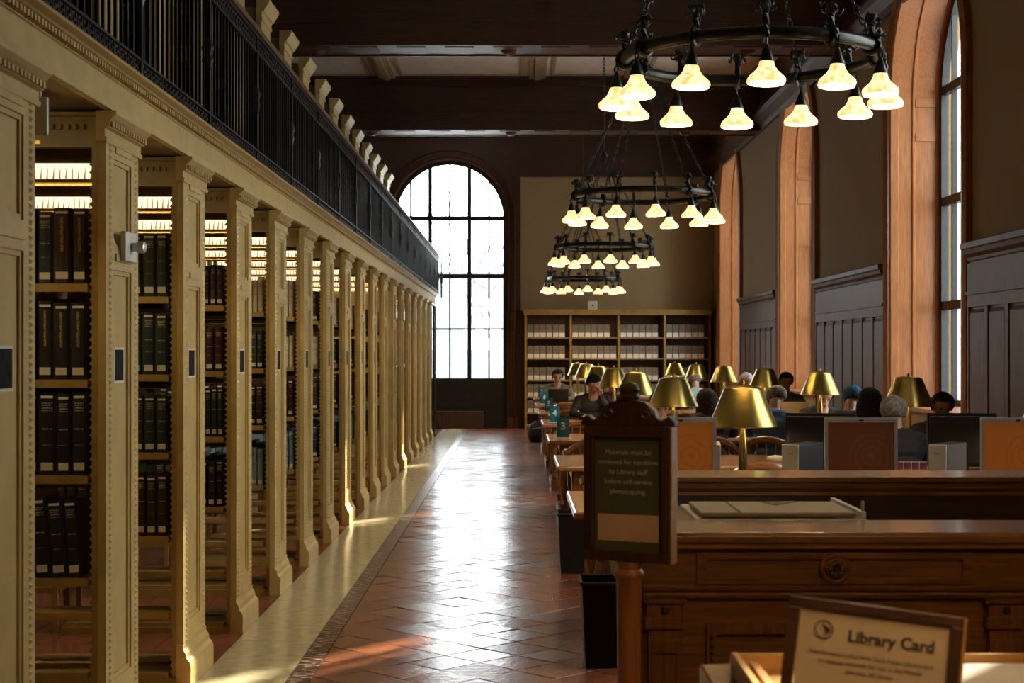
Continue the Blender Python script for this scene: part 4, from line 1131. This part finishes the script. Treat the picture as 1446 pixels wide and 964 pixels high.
MB().prism([(.03, .845), (.012, .845), (.006, .856), (.010, .862), (-.002, .872), (-.004, .882), (.03, .886)], lambda u, w, d: (d, u, w), DX0 + .01, DX1).build('moulding', 'desk_oak_x', dk)
for xc in (.98, 2.02):
    MB().lathe([(.048, 0), (.048, .008), (.040, .014), (.034, .010), (.030, .016)], seg=24).build('rosette_ring', 'desk_oak_x', dk, loc=(xc, .018, .936), rot=(PI / 2, 0, 0), smooth=True)
    rm_ = MB()
    for q in range(8):
        a = q * PI / 4; rm_.lathe([(.001, .006), (.008, .004), (.010, 0), (.008, -.004)], (.019 * math.cos(a), .019 * math.sin(a), .020), 8, caps=False)
    rm_.lathe([(.009, .012), (.009, .024), (.004, .028)], seg=10)
    rm_.build('rosette', 'frame_wood', dk, loc=(xc, .018, .936), rot=(PI / 2, 0, 0), smooth=True)
for xc in (.455, 1.50, 2.55):
    pm = MB().box(xc - .05, xc + .05, .0, .0299, 0, .755).box(xc - .06, xc + .06, -.012, .0299, .755, .79).box(xc - .055, xc + .055, -.006, .0299, .79, .835).box(xc - .065, xc + .065, -.018, .0299, .835, .845)
    for bx in ((xc - .05, xc - .035), (xc + .035, xc + .05)): pm.box(bx[0], bx[1], -.008, 0, .08, .72)
    pm.box(xc - .035, xc + .035, -.008, 0, .68, .72)
    pm.build('pilaster', 'desk_oak_z', dk)
    MB().lathe([(.012, 0), (.012, .006), (.006, .012)], seg=10).build('button', 'frame_wood', dk, loc=(xc, -.006, .812), rot=(PI / 2, 0, 0), smooth=True)
for x0, x1 in ((.585, 1.375), (1.63, 2.42)):
    pm = MB()
    for q0, q1, z0, z1 in ((x0, x1, .735, .765), (x0, x1, .12, .15), (x0, x0 + .03, .15, .735), (x1 - .03, x1, .15, .735)): pm.box(q0, q1, .012, .0299, z0, z1)
    pm.box(x0 + .09, x1 - .09, .02, .0299, .24, .66)
    pn = pm.build('panel', 'desk_oak_z', dk)
    bd = MB()
    for q in range(26):
        bd.lathe([(.001, .007), (.008, 0), (.001, -.007)], (x0 + .015, .010, .16 + q * .0225), 6, caps=False)
    bd.build('bead_moulding', 'frame_wood', pn, smooth=True)
MB().prism([(.0, 1.055), (.0, 1.07), (-.02, 1.085), (-.025, 1.105), (-.045, 1.112), (-.045, 1.13), (.28, 1.13), (.28, 1.055)], lambda u, w, d: (d, 1.13 + u, w), .40, DX1).build('back_ledge', 'table_oak_x', dk, bevel=.002)
MB().box(.60, DX1, 1.14, 1.17, 0, 1.054).build('back_panel', 'dark_oak_x', dk)
cp = root('flatbed_copier', 'flat white copier with beige lid set into the service counter', 'copier', (.875, DY + .49, 0))
MB().box(-.285, .285, -.135, .36, .35, 1.052).box(-.25, .25, -.10, .33, 0, .35).build('body', 'white_plastic', cp, bevel=.008)
MB().box(-.265, .250, -.125, .25, 1.056, 1.072).build('lid', 'copier_beige', cp, bevel=.005)
MB().box(-.14, -.13, -.12, .245, 1.0721, 1.0735).build('lid_seam', 'black_plastic', cp)
MB().prism([(-.02, .24), (.12, .24), (.02, .10)], lambda u, w, d: (u, w, d), 1.0721, 1.0735).build('lid_gap', 'black_plastic', cp)
MB().box(.262, .28, -.13, .36, 1.0525, 1.075).build('side_rail', 'white_plastic', cp, bevel=.003)
MB().lathe([(.006, 0), (.006, .03), (.003, .034)], seg=8).build('peg', 'silver', cp, loc=(.272, -.11, 1.0752))
ac = tag(MB().box(-.006, .006, -.06, .06, 0, .34).build('acrylic_screen', 'clear_acrylic'), 'thin clear upright plate standing on the counter edge beside the copier', 'screen')
ac.location = (.572, DY + .85, 1.0505)

# ------------------------------------------------------------------ notice stand
ns = root('notice_stand', 'dark wooden notice stand with carved crest and green text panel on a turned post', 'sign', (.307, 4.15, 0), -.42)
MB().lathe([(.16, 0), (.16, .03), (.12, .05), (.06, .08), (.04, .12), (.034, .2), (.032, .8), (.035, .98), (.042, .99), (.042, 1.0), (.034, 1.01), (.036, 1.03)], seg=20).build('post', 'oak_z', ns, smooth=True)
BW_, Z0, Z1 = .126, 1.03, 1.40
fm = MB()
for bx in ((-BW_, BW_, Z0, Z0 + .03), (-BW_, BW_, Z1 - .03, Z1), (-BW_, -BW_ + .028, Z0 + .03, Z1 - .03), (BW_ - .028, BW_, Z0 + .03, Z1 - .03)): fm.box(bx[0], bx[1], -.022, .022, bx[2], bx[3])
fm.build('frame', 'frame_wood', ns, bevel=.003)
MB().box(BW_ + .0002, BW_ + .004, -.022, .022, Z0, Z1).build('lit_side', 'pale_wood', ns)  # window light on the right side, painted as paler wood
MB().box(-BW_ + .029, BW_ - .029, -.006, .006, Z0 + .031, Z1 - .031).build('text_panel', 'sign_green', ns)
MB().box(-.088, .088, -.009, -.0065, Z0 + .055, Z0 + .128).build('card', 'tan_card', ns)
tm = text_mesh('lettering', 'Materials must be\nreviewed for condition\nby Library staff\nbefore self-service\nphotocopying.', .0185, 'gold_ink', space=1.45)
put('lettering', tm, ns, (0, -.0075, Z1 - .078), (PI / 2, 0, 0))
crest = [(-BW_ - .01, Z1)] + [(-BW_ - .01, Z1 + .012), (-.118, Z1 + .03), (-.10, Z1 + .016), (-.085, Z1 + .022), (-.075, Z1 + .045), (-.05, Z1 + .066), (0, Z1 + .075)]
crest = crest + [(-u, w) for u, w in crest[::-1][1:]]
MB().prism(crest, lambda u, w, d: (u, d, w), -.018, .018).build('crest', 'frame_wood', ns, bevel=.003)
for s in (-1, 1):
    MB().tube([(s * (.055 + .018 * math.cos(t) * (1 - t / 14)), -.02, Z1 + .033 + .018 * math.sin(t) * (1 - t / 14)) for t in [.5 * i for i in range(18)]], .0045, 6).build('scroll', 'frame_wood', ns, smooth=True)
MB().lathe([(.026, 0), (.032, .008), (.026, .016), (.031, .028), (.022, .042), (.001, .050)], (0, 0, Z1 + .072), 16).build('finial', 'frame_wood', ns, smooth=True)

# ------------------------------------------------------------------ near counter with the library card sign
nc = root('entrance_counter', 'oak counter carrying the library card sign and the paper tray', 'counter', (0, 2.2, 0))
MB().box(.36, 2.2, 0, .80, .94, .985).build('counter_top', 'table_oak_x', nc, bevel=.006)
MB().box(.40, 2.16, .05, .75, 0, .94).build('body', 'desk_oak_x', nc)
ty = root('paper_tray', 'pale wooden tray holding white slips behind the library card sign', 'tray', (.41, 2.62, .9855))
MB().box(0, .72, 0, .28, 0, .008).build('bottom', 'pale_wood', ty)
MB().box(0, .72, .28, .292, 0, .038).build('back_board', 'pale_wood', ty)
MB().box(0, .012, 0, .279, .0081, .042).build('side_board', 'pale_wood', ty)
MB().box(.708, .72, 0, .279, .0081, .042).build('side_board', 'pale_wood', ty)
MB().box(.03, .045, .02, .25, .0081, .03).build('divider', 'pale_wood', ty)
ps = tag(MB().box(0, .36, 0, .23, 0, .018).build('paper_stack', 'paper', bevel=.001), 'stack of white request slips lying in the wooden tray', 'paper')
ps.location = (.72, 2.64, .9942)
lc = root('library_card_sign', 'framed sign reading Library Card leaning on the entrance counter', 'sign', (.575, 2.50, 1.012), -.22)
LW, LH = .142, .17
tl = put('frame', None, lc); bpy.data.objects.remove(tl)
lm = MB()
for bx in ((-LW, LW, 0, .02), (-LW, LW, LH - .018, LH), (-LW, -LW + .02, .02, LH - .018), (LW - .02, LW, .02, LH - .018)): lm.box(bx[0], bx[1], -.012, .012, bx[2], bx[3])
rot = (-.16, .10, 0)
lm.build('frame', 'frame_wood', lc, rot=rot, bevel=.002)
MB().box(LW + .0001, LW + .005, -.012, .012, 0, LH).build('lit_edge', 'pale_wood', lc, rot=rot)  # gold light along the right edge, put in as a pale strip
face = MB().box(-LW + .021, LW - .021, -.006, .005, .021, LH - .019).build('sheet', 'card_paper', lc, rot=rot)
put('title', text_mesh('title', 'Library Card', .027, 'dark_ink', bold=.0008), face, (.030, -.0068, LH - .064), (PI / 2, 0, 0))
put('small_print', text_mesh('small_print', 'Patrons need a valid New York Public Library card\nto request materials for use in the Milstein\nDivision. All library', .0098, 'faint_ink', space=1.35), face, (0, -.0068, LH - .090), (PI / 2, 0, 0))
lg = MB().lathe([(.0155, 0), (.0155, .0008), (.0135, .0008), (.0135, 0)], seg=28, caps=False)
for a0, rr, c in ((.4, .017, -.006), (.6, .013, .0), (.8, .010, .005)):
    lg.tube([(c + rr * math.cos(t) * .8 - .004, rr * math.sin(t) * .75 - .002, .0005) for t in [a0 + .25 * i - .9 for i in range(7)]], .0014, 5)
lg.build('emblem', 'dark_ink', face, loc=(-.080, -.0068, LH - .050), rot=(PI / 2, 0, 0))
